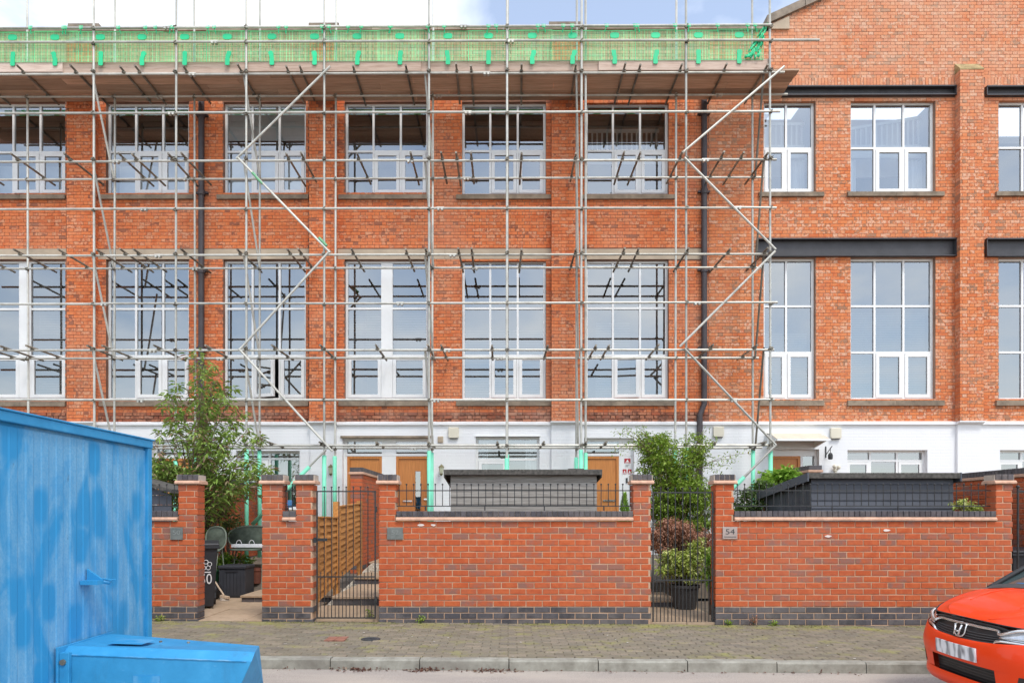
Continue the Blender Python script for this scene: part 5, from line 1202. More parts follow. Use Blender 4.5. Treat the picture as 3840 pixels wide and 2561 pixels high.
for px, lab in ((925, 'terracotta plant pot under the garden bench'), (960, 'second terracotta plant pot under the garden bench beside the wall pillar')):
    c = P(px, 2105, 13.3); mb = MB(); mb.lathe((c.x, 13.3, tz(13.3) - .02), [(.09, 0), (.13, .24), (.145, .24), (.145, .29), (.12, .29), (.11, .22)], 16); tag(mb.build('plant_pot', M['terra']), lab, 'pot')
c = P(779, 2254, 11.9); mb = MB(); mb.sphere((c.x, 11.9, .045 + .09), .09, n=18, m=12); tag(mb.build('ball', M['orange'], smooth=True), 'orange red ball on the ground beside the bin', 'ball')
mb = MB(); c = P(800, 2225, 12.4); 
mb.sphere((c.x, 12.4, .19), .15, .13, .16, 12, 8); mb.v = [(x + .03 * mn.noise(Vector((x * 9, y * 9, z * 9))), y, z + .03 * mn.noise(Vector((x * 8, y * 9, z * 9 + 5)))) for x, y, z in mb.v]
M['bag'] = plain('black rubbish bag', (.02, .02, .022), .3, var=.3); tag(mb.build('rubbish_bag', M['bag'], smooth=True), 'crumpled black bag between the bin and the storage box', 'bag')
mb = MB(); c = P(790, 2170, 12.9); mb.lathe((c.x, 12.9, .04), [(.12, 0), (.14, .42), (.15, .43), (.15, .46), (.05, .48)], 16); M['gplast'] = plain('dark green plastic', (.02, .09, .04), .5); tag(mb.build('garden_tub', M['gplast']), 'dark green plastic tub behind the bin', 'tub')
mb = MB(); mb.box(PX(775, 13.6), PX(1010, 13.6), 13.6, 13.8, .1, PZ(2140, 13.6) + .12); M['lowwall'] = plain('mossy low wall', (.17, .125, .08), .95, var=.4, scale=8, bump=.5); tag(mb.build('low_wall', M['lowwall'], bevel=.01), 'low mossy retaining wall behind the storage box', 'wall')
bh = thing('bird_house', 'tiny brown bird house on the left window sill', 'bird house', P(872, 1908, YG - .04)); a, b = P(864, 1908, YG - .03), P(882, 1887, YG - .03); mb = MB(); mb.box(a.x, b.x, YG - .09, YG - .005, a.z + .01, b.z); M['dwood'] = plain('dark brown wood', (.09, .06, .045), .8); mb.build('body', M['dwood'], bh)
mb = MB(); mb.prism([(a.x - .03, b.z), (b.x + .03, b.z), ((a.x + b.x) / 2, b.z + .08)], 'y', YG - .11, YG - .003); mb.build('roof', M['dwood'], bh)
lb_ = MB(); c = P(1075, 1890, 10.9); lb_.box(c.x - .06, c.x + .07, 10.9, 11.0, c.z - .05, c.z + .06); M['blueb'] = plain('blue plastic', (.05, .17, .36), .5); tag(lb_.build('feeder_box', M['blueb'], bevel=.01), 'small blue box behind the short railing', 'box'); lb2 = MB(); lb2.tube((c.x, 10.95, 0), (c.x, 10.95, c.z - .05), .02, n=6); tag(lb2.build('feeder_post', M['iron']), 'thin dark post under the small blue box', 'post')
# pot behind the second gate
pt = thing('woven_pot', 'dark woven plant pot behind the second iron gate', 'pot', (pot.x, 11.4, .012)); mb = MB(); mb.lathe((pot.x, 11.4, .012), [(.17, 0), (.215, .33), (.235, .335), (.235, .375), (.21, .375), (.20, .31)], 28); M['rattan'] = plain('dark rattan', (.05, .045, .042), .7, var=.4, scale=45, bump=.7, bscale=90); mb.build('body', M['rattan'], pt)
mb = MB(); mb.lathe((pot.x, 11.4, .30), [(.19, 0), (.19, .02)], 20); mb.build('soil', M['earth'], pt)
# ---------------------------------------------------------------- fixtures on the walls
def alarm(px0, px1, py0, py1, lab):
    a, b = P(px0, py1, YG - .07), P(px1, py0, YG - .07); t = thing('alarm_box', lab, 'alarm box', ((a.x + b.x) / 2, YG, a.z))
    mb = MB(); mb.prism([(a.x + .02, a.z), (b.x - .02, a.z), (b.x, a.z + .03), (b.x, b.z - .01), (a.x, b.z - .01), (a.x, a.z + .03)], 'y', YG - .075, YG - .001); mb.build('cover', M['cream'], t, bevel=.012)
    mb = MB(); mb.box(a.x + .03, b.x - .03, YG - .07, YG - .01, a.z - .012, a.z); mb.build('strobe', M['steel'], t)
alarm(1681, 1720, 1600, 1642, 'cream alarm box on white wall above the middle ground floor window'); alarm(2676, 2715, 1597, 1638, 'cream alarm box on white wall right of the maple tree'); alarm(3116, 3156, 1602, 1644, 'cream alarm box on white wall right of the door canopy')
M['brass'] = plain('aged brass', (.22, .19, .10), .45, .6, var=.2); M['lamp_glass'] = plain('old lantern glass', (.55, .55, .40), .3, var=.1)
def lantern(px, py0, py1, lab):
    a, b = P(px, py1, YG - .12), P(px, py0, YG - .12); t = thing('wall_lantern', lab, 'lantern', (a.x, YG, a.z)); h = b.z - a.z; x = a.x; y = YG - .12
    mb = MB(); mb.lathe((x, y, a.z), [(.015, 0), (.04, .04 * 1), (.04, .05)], 6); mb.lathe((x, y, a.z + h * .72), [(.075, 0), (.05, .03), (.02, h * .2), (.008, h * .28)], 6); mb.box(x - .008, x + .008, y, YG, a.z + h * .75, a.z + h * .8); mb.box(x - .03, x + .03, YG - .015, YG, a.z + h * .5, a.z + h * .95); mb.build('bracket', M['brass'], t)
    mb = MB(); mb.lathe((x, y, a.z + .05), [(.038, 0), (.062, h * .72 - .05)], 6); mb.build('lamp_glass', M['lamp_glass'], t)
lantern(1240, 1740, 1783, 'small brass wall lantern left of the paired oak doors'); lantern(1655, 1740, 1783, 'small brass wall lantern right of the paired oak doors')
t = thing('wall_lantern', 'black lantern hanging from a bracket beside the canopy door', 'lantern', P(3112, 1725, YG - .2)); a = P(3114, 1722, YG - .2); b = P(3096, 1690, YG)
mb = MB(); mb.box(b.x - .012, b.x + .012, YG - .02, YG, b.z - .16, b.z + .1); mb.tube((b.x, YG - .01, b.z - .1), (a.x + .03, YG - .22, b.z + .09), .01, n=6); mb.tube((a.x, YG - .2, a.z + .14), (a.x, YG - .2, b.z + .06), .008, n=6); mb.build('bracket', M['iron'], t)
mb = MB(); mb.lathe((a.x, YG - .2, a.z), [(.045, 0), (.055, .02), (.055, .11), (.03, .15)], 8); mb.build('lamp_body', M['iron'], t)
t = thing('security_light', 'white security floodlight on the wall above the slate blue shed', 'floodlight', P(3136, 1770, YG)); a = P(3136, 1755, YG - .1); mb = MB(); mb.sphere((a.x - .04, YG - .1, a.z + .04), .05, n=10, m=6); mb.sphere((a.x + .06, YG - .1, a.z + .02), .045, n=10, m=6); mb.box(a.x - .03, a.x + .05, YG - .09, YG, a.z - .06, a.z); mb.tube((a.x + .01, YG - .05, a.z - .2), (a.x + .01, YG - .05, a.z), .03, n=8); mb.build('lamp_heads', M['cream'], t)
for px, py, lab in ((1249, 1652, 'square beige vent on white wall left of the paired oak doors'), (1652, 1648, 'square beige vent on white wall right of the paired oak doors'), (2156, 1653, 'square beige vent on white wall left of door 54')):
    a = P(px, py, YG); t = thing('wall_vent', lab, 'vent', (a.x, YG, a.z)); mb = MB(); mb.box(a.x - .065, a.x + .065, YG - .03, YG, a.z - .075, a.z + .075); mb.build('cover', M['lintel'], t, bevel=.006)
    for k in range(4): mb = MB(); mb.box(a.x - .05, a.x + .05, YG - .036, YG - .03, a.z - .055 + k * .03, a.z - .042 + k * .03); mb.build('louvre', M['lintel'], t)
M['sign_red'] = plain('red sign', (.45, .02, .025), .5, var=.05)
for (a, b, c, d), red, lab in (((2341, 2364, 1719, 1737), True, 'upper red warning sign on white panel beside door 54'), ((2343, 2366, 1739, 1752), False, 'small white notice between red signs beside door 54'), ((2335, 2349, 1759, 1777), True, 'lower left red warning sign beside door 54'), ((2354, 2368, 1759, 1777), True, 'lower right red warning sign beside door 54')):
    p, q = P(a, d, Yd), P(b, c, Yd); t = thing('warning_sign', lab, 'sign', (p.x, Yd, p.z)); mb = MB(); mb.box(p.x, q.x, Yd - .012, Yd - .007, p.z, q.z); mb.build('plate', M['sign_red' if red else 'upvc'], t)
    mb = MB(); w_ = q.x - p.x; h_ = q.z - p.z
    if red: mb.prism([(p.x + w_ * .25, p.z + h_ * .3), (p.x + w_ * .75, p.z + h_ * .3), (p.x + w_ * .5, p.z + h_ * .8)], 'y', Yd - .0145, Yd - .012); mb.box(p.x + w_ * .1, q.x - w_ * .1, Yd - .0145, Yd - .012, p.z + h_ * .08, p.z + h_ * .2)
    else:
        for k in range(3): mb.box(p.x + w_ * .1, p.x + w_ * (.5 + .13 * k), Yd - .0145, Yd - .012, p.z + h_ * (.2 + .25 * k), p.z + h_ * (.3 + .25 * k))
    mb.build('marking', M['upvc' if red else 'inkdark'], t)
p = P(2350, 1801, Yd); mb = MB(); mb.box(p.x - .02, p.x + .02, Yd - .03, Yd - .007, p.z - .06, p.z + .06); tag(mb.build('door_bell', M['iron'], bevel=.004), 'black door bell below the red signs', 'bell')
# downpipes
def downpipe(px, pts, lab):
    R_ = .068; Yp = YF - .10
    mb = MB(); mb.path([Vector((PX(a, Yp), Yp, PZ(b, Yp))) for a, b in pts], R_, 12); o = mb.build('downpipe', M['pipe'], mill, label=lab)
    z = PZ(pts[0][1], Yp) - .6; x = PX(pts[0][0], Yp)
    while z > PZ(1500, Yp):
        mb = MB(); mb.tube((x, Yp, z - .07), (x, Yp, z + .05), R_ + .016, n=12); mb.box(x - .14, x + .14, Yp + .01, YF - .01, z - .02, z + .02); mb.build('pipe_collar', M['pipe'], o); z -= 1.83
downpipe(755, [(755, 330), (755, 1600), (755, 1960)], 'dark brown downpipe between two window columns')
downpipe(2641, [(2641, 330), (2641, 1515), (2624, 1558), (2624, 1960)], 'black downpipe with a swan neck near the gable')
# ---------------------------------------------------------------- blue site container on the road
m = Mat('blue container paint')
n1 = m.noise(2.1, 5, .6, m.pos((1, 1.6, .7)), .8); n2 = m.noise(7, 5, .7, m.pos((1, 6, .7))); n3 = m.noise(55, 3, .7)
f1 = m.ramp(n1, [(.38, (0, 0, 0)), (.56, (1, 1, 1))]); f2 = m.ramp(n2, [(.30, (.6,) * 3), (.65, (.95,) * 3)])
vor = m.n('ShaderNodeTexVoronoi', distance='MINKOWSKI'); vor.inputs['Exponent'].default_value = 4; vor.inputs['Scale'].default_value = 2.3; m.l(m.pos((1, 1.5, .9)), vor.inputs['Vector'])
f3 = m.ramp(vor.outputs['Distance'], [(.24, (0, 0, 0)), (.36, (1, 1, 1))])
f = m.mix(1.0, m.mix(1.0, f1, f2, 'MULTIPLY'), f3, 'MULTIPLY'); f = m.mix(.5, f, m.mix(1.0, f, m.ramp(n3, [(.35, (.2,) * 3), (.6, (1.2,) * 3)]), 'MULTIPLY'))
c = m.mix(f, (.028, .260, .53), (.19, .41, .60))
c = m.mix(m.ramp(m.noise(1.3, 3), [(.4, (0, 0, 0)), (.7, (.35,) * 3)]), c, (.024, .255, .55))
c = m.mix(m.ramp(m.noise(13, 6, .75, m.pos((1, 1, .5))), [(.66, (0, 0, 0)), (.72, (.55,) * 3)]), c, (.055, .10, .15))
c = m.mix(m.ramp(m.noise(26, 5, .8), [(.70, (0, 0, 0)), (.74, (.7,) * 3)]), c, (.13, .055, .03))
m.bump(m.noise(1.7, 3, .5), .5, .03)
M['blue'] = m.done(c, .6, 0, .3)
m = Mat('blue drawbar paint'); c = m.ramp(m.noise(5, 6, .65), [(.3, (.026, .235, .47)), (.6, (.038, .285, .55)), (.8, (.07, .34, .59))])
c = m.mix(m.ramp(m.noise(16, 6, .8, m.pos((.35, 1, 1))), [(.62, (0, 0, 0)), (.70, (.7,) * 3)]), c, (.20, .42, .60))
c = m.mix(m.ramp(m.noise(21, 5, .8), [(.68, (0, 0, 0)), (.73, (.75,) * 3)]), c, (.12, .055, .03))
c = m.mix(m.ramp(m.noise(4, 6, .7, m.pos((1, 1, .3))), [(.56, (0, 0, 0)), (.75, (.45,) * 3)]), c, (.035, .12, .22))
m.bump(m.noise(3, 3, .5), .4, .02); M['blue2'] = m.done(c, .5, 0, .35)
YC0, YC1 = 4.28, 6.75; Xc = PX(566, YC1); ZC = PZ(1652, YC1, 566); z0c = .22
ct = thing('site_container', 'faded blue steel site cabin with drawbar parked on the road', 'container', (Xc - 3, (YC0 + YC1) / 2, -.1))
vs = []; n = 0; y = YC0 + .06; prof = []
while y < YC1 - .07:
    prof += [(y, 0), (y + .07, 0), (y + .085, -.014), (y + .155, -.014), (y + .17, 0)]; y += .17
mb = MB()
for (a, da), (b, db) in zip(prof[:-1], prof[1:]):
    da, db = da * .28, db * .28
    if b > a: mb.add([(Xc + da - .012, a, z0c), (Xc + db - .012, b, z0c), (Xc + db - .012, b, ZC - .1), (Xc + da - .012, a, ZC - .1)], [(0, 1, 2, 3)], .5)
mb.build('end_panel', M['blue'], ct)
mb = MB(); mb.box(Xc - 6, Xc - .03, YC0 + .02, YC1 - .02, z0c, ZC - .02); mb.build('body', M['blue'], ct)
mb = MB(); mb.prism([(YC0 - .02, ZC - .005), (YC1 + .02, ZC - .005), (YC1 + .02, ZC + .01), (YC0 - .02, ZC + .01)], 'x', Xc - 6, Xc + .03); mb.box(Xc - .03, Xc + .02, YC0, YC1, ZC - .075, ZC - .006); mb.build('top_rail', M['blue2'], ct, bevel=.006)
for y in (YC0, YC1 - .075): mb = MB(); mb.box(Xc - .06, Xc + .012, y, y + .075, z0c - .02, ZC - .076); mb.build('corner_post', M['blue2'], ct, bevel=.006)
mb = MB(); mb.box(Xc - .03, Xc + .016, YC0 + .08, YC1 - .08, z0c - .06, z0c + .02); mb.build('bottom_rail', M['blue2'], ct)
mb = MB(); zz = PZ(2300, YC1, 560); mb.box(Xc - .04, Xc - .002, YC1 + .001, YC1 + .012, zz - .2, zz + .25); mb.build('reflective_strip', M['upvc'], ct)
c_ = P(310, 2175, 0); yb = (Xc) / (((310 - CX) / F) * 1.0); yb = yb; zb_ = CH - (2175 - CY) / F * yb
mb = MB(); mb.prism([(Xc, zb_ + .0), (Xc + .13, zb_ - .0), (Xc, zb_ + .09)], 'y', yb - .012, yb + .012); mb.box(Xc - .01, Xc + .13, yb - .09, yb + .05, zb_ - .03, zb_ + .002); mb.tube((Xc + .1, yb, zb_ - .01), (Xc + .17, yb + .03, zb_ - .02), .018, n=8); mb.tube((Xc + .12, yb, zb_ + .01), (Xc + .22, yb + .01, zb_), .006, n=6); mb.build('bracket', M['blue2'], ct)
for y in (YC0 + .1, YC1 - .1):
    for x in (-2.5, -3.6): mb = MB(); mb.tube((Xc + x, y - .1, .2), (Xc + x, y + .1, .2), .3, n=22); mb.build('wheel', M['black_plastic'], ct)
# drawbar cover reaching out to the right
def cpt(px, py, Y): return P(px, py, Y)
Yn, Yr = 5.38, 6.02
A = [Vector((Xc, Yn, PZ(2452, Yn, 235))), P(945, 2478, Yn), P(972, 2420, Yr), Vector((Xc, Yr, PZ(2373, Yr, 400)))]
ch = .07
top_n = [Vector((Xc, Yn + ch, A[0].z + .052)), P(958, 2442, Yn + ch)]
bz = .08
mb = MB(); e1 = P(900, 2575, Yn); e2 = Vector((e1.x + .02, Yr, e1.z + .02))
vs = [A[0], A[1], top_n[1], top_n[0], A[2], A[3], Vector((Xc, Yn, bz)), Vector((e1.x - .06, Yn, bz)), Vector((e2.x - .06, Yr, bz)), Vector((Xc, Yr, bz)), e1]
mb.add(vs, [(0, 1, 2, 3), (3, 2, 4, 5), (6, 7, 10, 1, 0), (7, 8, 4, 2, 1, 10), (9, 5, 4, 8), (6, 9, 8, 7)], .4); db = mb.build('drawbar_cover', M['blue2'], ct, bevel=.008)
mb = MB(); mb.box(Xc + .001, Xc + .02, Yn - .06, Yr + .06, bz, A[0].z + .06); mb.box(Xc + .02, Xc + .09, Yn - .045, Yn - .002, bz, A[0].z + .02); mb.build('flange', M['blue2'], db, bevel=.004)
mb = MB(); mb.tube((Xc + .05, Yn - .06, A[0].z - .05), (Xc + .05, Yn - .04, A[0].z - .05), .022, n=10); mb.build('bolt', M['coupler'], db)
q = [P(x, y_, 0) for x, y_ in ()]
ya, yb2 = 5.56, 5.78; zt1 = lambda x, y: A[0].z + .052 + (A[3].z - A[0].z - .052) * (y - Yn - ch) / (Yr - Yn - ch) + (P(958, 2442, Yn + ch).z - A[0].z - .052) * (x - Xc) / (A[1].x - Xc)
mb = MB(); x0, x1 = Xc + .25, Xc + .52
mb.add([(x0, ya, zt1(x0, ya) + .004), (x1, ya, zt1(x1, ya) + .004), (x1, yb2, zt1(x1, yb2) + .004), (x0, yb2, zt1(x0, yb2) + .004)], [(0, 1, 2, 3)]); mb.build('hatch', M['blue'], db)
mb = MB(); wl = [Vector((Xc + .02 + k * (A[1].x - Xc - .06) / 24, Yn - .002, A[0].z + (A[1].z - A[0].z) * k / 24 - .002 + .002 * (k % 2))) for k in range(25)]; mb.path(wl, .006, 6); mb.build('weld_seam', M['blue'], db)
mb = MB(); mb.box(Xc + .55, Xc + .75, Yn - .006, Yn - .001, A[0].z - .30, A[0].z - .16); mb.build('rating_plate', M['blue'], db)
for s in range(2): mb = MB(); x = Xc + .6 + s * .22; mb.tube((x, 5.7, zt1(x, 5.7)), (x, 5.7, zt1(x, 5.7) + .012), .012, n=8); mb.build('bolt', M['coupler'], db)
# ---------------------------------------------------------------- red car parked at the kerb, nose to the left
m = Mat('orange red car paint'); m.b.inputs['Coat Weight'].default_value = .28; m.b.inputs['Coat Roughness'].default_value = .03
M['carpaint'] = m.done((.80, .050, .004), .4, 0, .2)
M['carblack'] = plain('black car trim', (.022, .021, .021), .4, var=.1); M['cartrim'] = plain('grey cowl trim', (.055, .05, .05), .6, var=.2)
m = Mat('car glass'); m.b.inputs['Coat Weight'].default_value = .5; M['carglass'] = m.done((.05, .075, .075), .05, 0, .8)
M['lens'] = plain('headlamp silver', (.62, .64, .67), .12, .6, var=.25, scale=18)
M['tyre'] = plain('tyre rubber', (.02, .02, .02), .85, var=.2); M['alloy'] = plain('alloy wheel', (.45, .45, .46), .3, .8)
car = thing('parked_car', 'orange red hatchback parked at the kerb with chrome grille', 'car', (5.7, 5.95, -.13))
X0, Yc, Zr = 3.68, 5.95, -.132
def cr_(pts, t):
    n = len(pts) - 1; s = min(max(t, 0), 1) * n; i = min(int(s), n - 1); f = s - i
    p = [Vector(pts[max(0, min(n, i + k))]) for k in (-1, 0, 1, 2)]
    return .5 * ((2 * p[1]) + (p[2] - p[0]) * f + (2 * p[0] - 5 * p[1] + 4 * p[2] - p[3]) * f * f + (3 * p[1] - p[0] - 3 * p[2] + p[3]) * f ** 3)
def cw(p, s=1): return (X0 + p[0], Yc + s * p[1], Zr + p[2])
def patch(name, mat, curves, nu=10, nv=14, parent=car, sides=(1, -1), t=.004, off=0, label=None):
    res = []
    for s in sides:
        rows = [[cr_(c, j / nv) for j in range(nv + 1)] for c in curves]
        g = [[cr_([r[j] for r in rows], i / nu) for j in range(nv + 1)] for i in range(nu + 1)]
        vs = [cw(p, s) for r in g for p in r]; w = nv + 1
        fs = [(i * w + j, i * w + j + 1, (i + 1) * w + j + 1, (i + 1) * w + j) for i in range(nu) for j in range(nv)]
        res.append(put(name, mesh(name, vs, fs, M[mat], True), parent, label=label))
    return res
def lerpc0(a, b, t): return [tuple(Vector(p).lerp(Vector(q), t)) for p, q in zip(a, b)]
def L(z, pts, dz=0): return [(u, v, z + (dz * (v / .84) ** 2)) for u, v in pts]
def both(c): return [(u, -v, z) for u, v, z in reversed(c[1:])] + c
lip0 = L(.19, [(.07, 0), (.08, .3), (.13, .55), (.24, .72), (.36, .78), (.42, .80)])
lip1 = L(.235, [(.035, 0), (.045, .3), (.10, .56), (.22, .745), (.36, .81), (.42, .825)])
lo1 = L(.30, [(.04, 0), (.05, .3), (.11, .57), (.225, .755), (.36, .82), (.42, .835)])
md0 = L(.43, [(.02, 0), (.03, .3), (.09, .57), (.205, .765), (.36, .83), (.42, .84)])
md1 = L(.52, [(0, 0), (.012, .3), (.075, .57), (.20, .765), (.36, .832), (.42, .842)])
up0 = L(.595, [(.012, 0), (.025, .3), (.09, .55), (.22, .745), (.36, .828), (.42, .84)], .075)
up1 = L(.615, [(.03, 0), (.04, .3), (.105, .55), (.23, .74), (.36, .825), (.42, .838)], .085)
patch('bumper', 'carpaint', [md0, md1, up0, up1], 8, 18)
patch('bumper_lip', 'carpaint', [lip0, lip1, lo1], 5, 18)
def tail(c, v0=.40):
    """part of a contour outwards of v0"""
    k = next(i for i, p in enumerate(c) if p[1] > v0); p, q = c[k - 1], c[k]; t = (v0 - p[1]) / (q[1] - p[1]); return [tuple(Vector(p).lerp(Vector(q), t))] + c[k:], c[:k] + [tuple(Vector(p).lerp(Vector(q), t))]
patch('bumper_corner', 'carpaint', [tail(lo1)[0], tail(md0)[0]], 4, 14)
for s_ in (1, -1):
    fo = [(u - .006, v + .002, z) for u, v, z in (cr_(tail(lo1, .56)[0], t) for t in (0, .15, .3, .42))]; fu = [(u - .006, v + .002, z) for u, v, z in (cr_(tail(md0, .60)[0], t) for t in (0, .15, .3, .40))]
    patch('fog_recess', 'carblack', [lerpc0(fo, fu, .12), lerpc0(fo, fu, .9)], 3, 8, sides=(s_,))
    patch('bumper_blade', 'carpaint', [[(u - .03, v, z) for u, v, z in lerpc0(fo, fu, -.08)], [(u - .012, v, z) for u, v, z in lerpc0(fo, fu, .14)]], 2, 8, sides=(s_,)) if s_ < 0 else None
gl = [(u + .05, v, z) for u, v, z in tail(lo1, .42)[1]]; gh_ = [(u + .05, v, z) for u, v, z in tail(md0, .42)[1]]
patch('lower_grille', 'carblack', [gl, gh_], 3, 8)
for k in range(5):
    z = .315 + .024 * k; patch('grille_bar', 'cartrim', [[(u + .026, v, z - .003) for u, v, _ in tail(lo1)[1]], [(u + .022, v, z + .003) for u, v, _ in tail(lo1)[1]]], 1, 8)
# upper grille, chrome bars, badge
gb0 = [(.035, 0, .60), (.045, .2, .602), (.07, .36, .615), (.10, .47, .63)]; gb1 = [(.085, 0, .765), (.095, .2, .762), (.12, .36, .755), (.145, .46, .735)]
patch('grille', 'carblack', [[(u + .02, v, z) for u, v, z in gb0], [(u + .02, v, z) for u, v, z in gb1]], 4, 10)
def lerpc(a, b, t): return [tuple(Vector(p).lerp(Vector(q), t)) for p, q in zip(a, b)]
def rib(c, r, mat, name, sides=(1, -1), d=0):
    for s in sides:
        mb = MB(); pts = [Vector(cw(cr_(c, j / 16), s)) + Vector((-d, 0, 0)) for j in range(17)]; mb.path(pts, r, 8); mb.build(name, M[mat], car, smooth=True)
rib(lerpc(gb0, gb1, .80)[:3] + [(.085, .42, .705), (.13, .54, .75), (.225, .645, .77)], .013, 'chrome', 'chrome_bar'); rib(lerpc(gb0, gb1, .98), .010, 'carblack', 'grille_rim')
rib(gb0[:3] + [(.075, .42, .655), (.17, .64, .66), (.31, .765, .70)], .012, 'chrome', 'chrome_bar')
for k in range(4): rib(lerpc(gb0, gb1, .12 + .12 * k), .005, 'cartrim', 'grille_mesh')
# badge
bd = MB(); ring = []
for k in range(28):
    a = 2 * math.pi * k / 28; cx_, sz_ = math.cos(a), math.sin(a); wv = .064 + .012 * sz_; ring.append(Vector(cw((.022 + .5 * (.682 + .055 * sz_ - .60) * .6, wv * (abs(cx_) ** .55) * (1 if cx_ > 0 else -1), .682 + .055 * (abs(sz_) ** .6) * (1 if sz_ > 0 else -1)))))
bd.path(ring + [ring[0]], .0065, 8)
for s in (-1, 1):
    bd.path([Vector(cw((.012, s * .026, .640))), Vector(cw((.022, s * .030, .682))), Vector(cw((.032, s * .043, .724)))], .0085, 8)
bd.path([Vector(cw((.020, -.03, .672))), Vector(cw((.018, 0, .668))), Vector(cw((.020, .03, .672)))], .008, 8)
bd.build('badge', M['chrome'], car, smooth=True)
# headlamps
h0 = [(.085, .42, .675), (.185, .64, .672), (.31, .755, .71), (.46, .815, .765)]; h1 = [(.10, .42, .715), (.235, .64, .785), (.38, .735, .83), (.53, .785, .865)]
patch('headlight', 'lens', [h0, lerpc(h0, h1, .5), h1], 5, 12)
for s in (1, -1):
    mb = MB(); c = Vector(cw((.30, .70, .745), s)); mb.sphere(c, .045, n=14, m=8); mb.build('lamp_projector', M['carblack'], car, smooth=True)
dk = [(u - .006, v, z) for u, v, z in lerpc(h0, h1, .30)]; dk2 = [(u - .006, v, z) for u, v, z in lerpc(h0, h1, .62)]
patch('lamp_bezel', 'cartrim', [dk[1:], dk2[1:]], 2, 8); rib([(u - .008, v, z) for u, v, z in lerpc(h0, h1, .2)], .006, 'chrome', 'lamp_strip')
# bonnet
e_ = [(.085, 0, .785), (.095, .25, .783), (.14, .45, .776), (.195, .57, .775), (.28, .66, .80), (.40, .725, .845), (.56, .765, .895), (.72, .775, .935)]
cl_ = [(.085, 0, .785), (.14, 0, .82), (.22, 0, .857), (.32, 0, .892), (.44, 0, .925), (.58, 0, .953), (.72, 0, .975), (.84, 0, .99)]
md_ = [(.092, .2, .785), (.145, .3, .818), (.22, .37, .852), (.32, .41, .885), (.44, .44, .915), (.57, .455, .942), (.70, .46, .962), (.81, .46, .975)]
patch('bonnet', 'carpaint', [e_, lerpc(e_, md_, .55), md_, cl_], 14, 18)
rib([(u - .002, v, z - .004) for u, v, z in e_], .0045, 'carblack', 'panel_gap'); rib([(.30, 0, .900), (.32, .30, .890), (.55, .38, .945), (.78, .42, .975)][1:], .004, 'carpaint', 'bonnet_crease')
# wings, cowl, screen, cabin
w_top = [(.20, .575, .768), (.285, .665, .792), (.405, .732, .838), (.565, .772, .888), (.72, .785, .928), (1.1, .80, .96)]
w_mid = [(.36, .80, .70), (.46, .82, .775), (.52, .805, .815), (.62, .82, .84), (.78, .825, .85), (1.1, .835, .87)]
w_low = [(.42, .838, .60), (.46, .842, .66), (.55, .845, .70), (.70, .847, .715), (.86, .847, .70), (1.1, .85, .60)]
patch('wing', 'carpaint', [w_top, lerpc(w_top, w_mid, .5), w_mid, w_low], 8, 14)
patch('cowl', 'cartrim', [[(.725, .775, .937), (.80, .46, .978), (.845, 0, .992)], [(.86, .74, .985), (.93, .45, 1.01), (.97, 0, 1.02)]], 2, 12)
ws0 = [(.84, .765, .955), (.93, .45, 1.005), (.97, 0, 1.02)]; ws1 = [(1.62, .60, 1.44), (1.60, .35, 1.475), (1.58, 0, 1.485)]
patch('windscreen', 'carglass', [ws0, lerpc(ws0, ws1, .5), ws1], 8, 12)
rib([(.80, .785, .94), (1.2, .71, 1.20), (1.64, .62, 1.45)], .024, 'carblack', 'pillar')
rib([(.93, .62, .998), (.95, .3, 1.02), (.99, 0, 1.035)], .010, 'blueb', 'wiper')
patch('roof', 'carpaint', [[(1.58, 0, 1.485), (1.60, .35, 1.475), (1.62, .60, 1.44)], [(2.4, 0, 1.525), (2.4, .36, 1.515), (2.4, .63, 1.47)], [(3.4, 0, 1.47), (3.4, .36, 1.46), (3.38, .60, 1.42)]], 8, 8)
patch('side_glass', 'carglass', [[(1.0, .80, .965), (2.4, .83, .98), (3.5, .80, 1.0)], [(1.64, .62, 1.44), (2.4, .64, 1.465), (3.35, .605, 1.42)]], 4, 14)
patch('side_panel', 'carpaint', [[(1.0, .80, .955), (2.4, .83, .97), (3.5, .80, .99), (3.9, .70, .98)], [(1.06, .845, .75), (2.4, .855, .72), (3.6, .84, .75), (3.96, .72, .75)], [(1.10, .845, .30), (2.4, .85, .26), (3.0, .845, .30), (3.95, .70, .35)]], 8, 18)
patch('rear_panel', 'carpaint', [[(3.9, .70, .98), (3.99, 0, 1.0)], [(3.97, .72, .72), (4.05, 0, .72)], [(3.95, .70, .30), (4.02, 0, .30)]], 6, 8)
patch('rear_screen', 'carglass', [[(3.38, .60, 1.42), (3.42, 0, 1.47)], [(3.9, .70, .98), (3.99, 0, 1.0)]], 4, 8)
for u in (.80, 3.28):
    for s in (1, -1):
        c = cw((u, 0, .31)); mb = MB(); y0, y1 = Yc + s * .64, Yc + s * .835
        mb.tube((c[0], y0, c[2]), (c[0], y1, c[2]), .305, n=28); tw = mb.build('wheel', M['tyre'], car); mb = MB(); mb.tube((c[0], y1 - s * .01, c[2]), (c[0], y1 + s * .006, c[2]), .205, n=24); mb.build('rim', M['alloy'], tw)
mb = MB(); mb.box(X0 + .5, X0 + 3.9, Yc - .62, Yc + .62, Zr + .16, Zr + .55); mb.build('underbody', M['carblack'], car)
mb = MB(); mb.box(X0 + .25, X0 + .75, Yc - .50, Yc + .50, Zr + .22, Zr + .72); mb.box(X0 + .115, X0 + .26, Yc - .40, Yc + .40, Zr + .21, Zr + .60); mb.build('engine_bay', M['carblack'], car)
